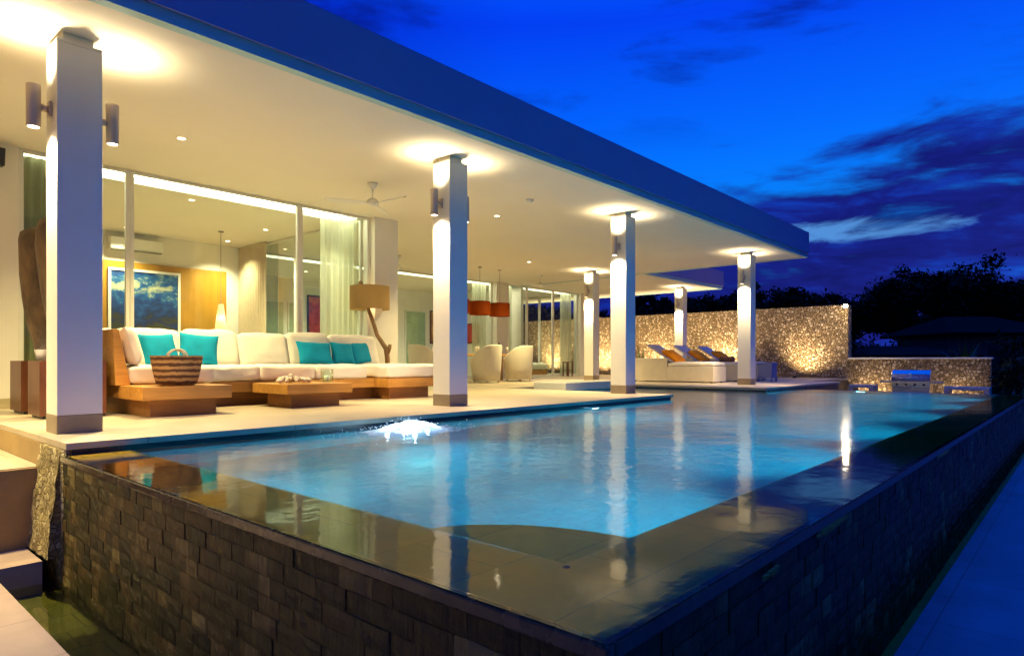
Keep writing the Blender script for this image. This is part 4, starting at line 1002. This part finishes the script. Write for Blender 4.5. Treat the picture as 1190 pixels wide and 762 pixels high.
def bush(u, d, top_v, wpx, label, seed, leaf='leaf', n=900, sz=.16):
    rnd = random.Random(seed); x, y = ground_at(u, d); zb = G-.08; h = (419-top_v)/751*d+.57-zb; r_ = wpx/2/751*d
    t = thing('shrub', label, 'shrub', (x, y, zb), group='shrubs past the end of the pool')
    st = MB()
    for k in range(7):
        a = rnd.uniform(0, 6.28); st.tube([(0, 0, 0), (r_*.3*math.cos(a), r_*.3*math.sin(a), h*.4), (r_*.6*math.cos(a), r_*.6*math.sin(a), h*.75)], [.03, .02, .008], 5)
    st.build('stem', 'bark', t); mb = MB()
    cl = [Vector((rnd.gauss(0, .45)*r_, rnd.gauss(0, .45)*r_, h*rnd.uniform(.2, .9))) for _ in range(16)]
    for k in range(n):
        c = rnd.choice(cl); p = c+Vector((rnd.gauss(0, .2)*r_, rnd.gauss(0, .2)*r_, rnd.gauss(0, .1)*h)); p.z = max(.02, p.z); s = sz*rnd.uniform(.5, 1.1)
        e = Euler((rnd.uniform(-1.3, 1.3), rnd.uniform(-1.3, 1.3), rnd.uniform(0, 6.28))).to_matrix()
        mb.add([p+e@Vector((-s, 0, 0)), p+e@Vector((0, -s*.35, 0)), p+e@Vector((s, 0, 0)), p+e@Vector((0, s*.35, 0))], [(0, 1, 2, 3)])
    mb.build('foliage', leaf, t)
bush(1172, 24, 392, 60, 'tall dark shrub past the free end of the low wall', 21)
bush(1196, 17.5, 415, 70, 'dark shrub at the end of the path beside the pool wall', 22)
bush(1188, 13.2, 452, 26, 'small green shrub at the foot of the pool wall end', 23, 'leaf2', 300, .09)
bush(1000, 34, 395, 90, 'low dark shrub behind the tall wall end', 24)
def spiky(u, d, top_v, label, seed, n=34):
    rnd = random.Random(seed); x, y = ground_at(u, d); zb = G-.08; h = (419-top_v)/751*d+.57-zb
    t = thing('yucca', label, 'plant', (x, y, zb)); MB().tube([(0, 0, 0), (.03, .02, h*.5)], [.09, .07], 8).build('trunk', 'bark', t)
    mb = MB()
    for k in range(n):
        a = rnd.uniform(0, 6.28); el = rnd.uniform(.15, 1.45); ln = h*.55*rnd.uniform(.75, 1.05); d_ = Vector((math.cos(a)*math.cos(el), math.sin(a)*math.cos(el), math.sin(el))); s_ = Vector((-math.sin(a), math.cos(a), 0))*.035
        b = Vector((.03, .02, h*.46)); mb.add([b-s_*.6, b+s_*.6, b+d_*ln*.5+s_, b+d_*ln*.5-s_, b+d_*ln+Vector((0, 0, -.08*ln))], [(0, 1, 2, 3), (3, 2, 4)])
    mb.build('leaves', 'leaf2', t)
spiky(1122, 24.5, 389, 'spiky-leaved yucca just behind the low garden wall', 31)
spiky(745, 19.5, 398, 'dark spiky plant beside the nearest sunbed', 32, 26)
def neighbour(u, d, wpx, eave_v, ridge_v, label):
    x, y = ground_at(u, d); w = wpx/751*d; ze = (419-eave_v)/751*d+.57; zr = (419-ridge_v)/751*d+.57; zb = G-.06
    t = thing('neighbour_house', label, 'house', (x, y, zb), (0, 0, R(-48.3)), 'dark houses beyond the garden')
    MB().box(-w*.42, w*.42, -2.2, 2.2, 0, ze-zb-.02).build('wall', 'darkwall', t)
    a, dp = w/2, 3.2; z0, z1 = ze-zb, zr-zb
    MB().add([(-a,-dp,z0),(a,-dp,z0),(a,dp,z0),(-a,dp,z0),(-a*.45,0,z1),(a*.45,0,z1),(-a,-dp,z0-.12),(a,-dp,z0-.12),(a,dp,z0-.12),(-a,dp,z0-.12)], [(0,1,5,4),(1,2,5),(2,3,4,5),(3,0,4),(6,7,1,0),(7,8,2,1),(8,9,3,2),(9,6,0,3),(9,8,7,6)]).build('roof', 'thatch', t)
    MB().box(-.5, .5, -2.215, -2.19, 0.01, min(2.1, ze-zb-.3)).build('door', 'black', t)
neighbour(1125, 36, 130, 389, 368, 'dark house with a wide hipped roof under the broad tree')
neighbour(1030, 33, 120, 413, 402, 'low dark outbuilding roof just over the garden wall')

# ------------------------------------------------------------------ sky
wd = bpy.data.worlds.new('World'); scn.world = wd; wd.use_nodes = True; nt = wd.node_tree; nt.nodes.clear()
out = N(nt, 'ShaderNodeOutputWorld'); bg = N(nt, 'ShaderNodeBackground'); L(nt, bg, 'Background', out, 'Surface')
tc = N(nt, 'ShaderNodeTexCoord')
rot = N(nt, 'ShaderNodeVectorRotate'); rot.rotation_type = 'Z_AXIS'; rot.inputs['Angle'].default_value = R(-41.7); L(nt, tc, 'Generated', rot, 'Vector')   # x = ahead, y = left
sx = N(nt, 'ShaderNodeSeparateXYZ'); L(nt, rot, 'Vector', sx, 'Vector')
def math_(op, a=None, b=None, c=None):
    n = N(nt, 'ShaderNodeMath', operation=op)
    for i, q in enumerate((a, b, c)):
        if q is None: continue
        if isinstance(q, (int, float)): n.inputs[i].default_value = q
        else: L(nt, q[0], q[1], n, i)
    return (n, 0)
def smooth(src, a, b):
    m = N(nt, 'ShaderNodeMapRange'); m.interpolation_type = 'SMOOTHSTEP'; m.inputs[1].default_value = a; m.inputs[2].default_value = b; L(nt, src[0], src[1], m, 0); return (m, 0)
Z = (sx, 'Z'); A = (sx, 'X'); Bq = (sx, 'Y')
g = ramp(nt, [(0., (.000, .014, .25)), (.05, (.001, .04, .42)), (.15, (.001, .25, .92)), (.22, (.000, .23, 1.0)), (.32, (.000, .145, 1.0)), (.46, (.000, .055, .90)), (.60, (.000, .16, 1.20)), (1., (.000, .19, 1.25))]); L(nt, sx, 'Z', g, 'Fac')
# darker towards the house side (left of the view)
lf = smooth(math_('MULTIPLY', Bq, -1.), -.75, .40)
lr = ramp(nt, [(0., (.12, .13, .20)), (.28, (.30, .30, .60)), (.72, (.9, .9, 1.)), (1., (1., 1., 1.))]); L(nt, lf[0], lf[1], lr, 'Fac')
m1 = mixc(nt, 1.0, blend='MULTIPLY'); L(nt, g, 'Color', m1, 6); L(nt, lr, 'Color', m1, 7)
# cloud coordinates: flattened towards the horizon
zc = math_('MAXIMUM', Z, .02)
cv = N(nt, 'ShaderNodeCombineXYZ'); az = math_('ARCTAN2', Bq, A)
L(nt, az[0], az[1], cv, 'X'); q = math_('MULTIPLY', Z, 4.2); L(nt, q[0], q[1], cv, 'Y')
cn = N(nt, 'ShaderNodeTexNoise', Scale=3.0, Detail=7., Roughness=.58, Distortion=.35); L(nt, cv, 'Vector', cn, 'Vector')
cn2 = N(nt, 'ShaderNodeTexNoise', Scale=7.0, Detail=6., Roughness=.6, Distortion=.5); L(nt, cv, 'Vector', cn2, 'Vector')
# a bank low on the right, rising away from the view centre
top = math_('MULTIPLY_ADD', az, -.20, .150)            # bank height grows to the right (az negative)
d1 = math_('SUBTRACT', top, Z); d2 = math_('MULTIPLY_ADD', (cn, 'Fac'), .42, -.205); d3 = math_('ADD', d1, d2)
d3b = math_('MULTIPLY_ADD', (cn2, 'Fac'), .18, -.09); d3 = math_('ADD', d3, d3b)
bank = smooth(d3, -.035, .06)
br = ramp(nt, [(.36, (.003, .007, .14)), (.52, (.005, .012, .22)), (.64, (.004, .035, .40)), (.76, (.003, .10, .66))]); L(nt, cn2, 'Fac', br, 'Fac')
m2 = mixc(nt); L(nt, bank[0], bank[1], m2, 0); L(nt, m1, 2, m2, 6); L(nt, br, 'Color', m2, 7)
# wisps high up
w1 = smooth((cn, 'Fac'), .50, .66); w2 = smooth(Z, .28, .42); ww = math_('MULTIPLY', w1, w2); ww = math_('MULTIPLY', ww, .75)
m3 = mixc(nt, None, b=(.001, .008, .20)); L(nt, ww[0], ww[1], m3, 0); L(nt, m2, 2, m3, 6)
# last pale light between the clouds
e1 = math_('SUBTRACT', az, -.50); e1 = math_('DIVIDE', e1, .105); e1 = math_('MULTIPLY', e1, e1)
e2 = math_('SUBTRACT', Z, .178); e2 = math_('DIVIDE', e2, .014); e2 = math_('MULTIPLY', e2, e2)
e3 = math_('ADD', e1, e2); e4 = math_('MULTIPLY_ADD', (cn2, 'Fac'), -6.5, 3.2); e3 = math_('ADD', e3, e4)
gl = smooth(e3, 1.5, .1); gl = math_('MULTIPLY', gl, .8)
m4 = mixc(nt, None, b=(.10, .34, .80)); L(nt, gl[0], gl[1], m4, 0); L(nt, m3, 2, m4, 6)
# a trace of physical twilight sky
sky = N(nt, 'ShaderNodeTexSky'); sky.sky_type = 'NISHITA'; sky.sun_disc = False; sky.sun_elevation = R(-4.); sky.sun_rotation = R(130)
ad = mixc(nt, .05, blend='ADD'); L(nt, m4, 2, ad, 6); L(nt, sky, 'Color', ad, 7)
L(nt, ad, 2, bg, 'Color'); bg.inputs['Strength'].default_value = 1.0
sun = lamp('SUN', 'last_daylight', (30, -20, 30), .02, (.5, .65, 1.), aim=(-.7, .3, -.3)); sun.data.angle = R(20)

# ------------------------------------------------------------------ camera and render settings
cd = bpy.data.cameras.new('camera'); cam = bpy.data.objects.new('camera', cd); COL.objects.link(cam)
cam.location = (0, 0, .57); cam.rotation_euler = (R(90), 0, R(41.7-90)); cd.sensor_width = 36; cd.lens = 751/1190*36; cd.shift_y = 38/1190
cd.clip_start = .05; cd.clip_end = 2000; scn.camera = cam
scn.view_settings.view_transform = 'Standard'; scn.view_settings.look = 'None'; scn.view_settings.exposure = 0; scn.view_settings.gamma = 1
scn.render.engine = 'CYCLES'; cy = scn.cycles
cy.use_denoising = True; cy.max_bounces = 9; cy.diffuse_bounces = 5; cy.glossy_bounces = 4; cy.transmission_bounces = 4; cy.transparent_max_bounces = 20
cy.caustics_reflective = False; cy.caustics_refractive = True; cy.sample_clamp_indirect = 4.; cy.sample_clamp_direct = 0; cy.use_light_tree = True; cy.blur_glossy = .5
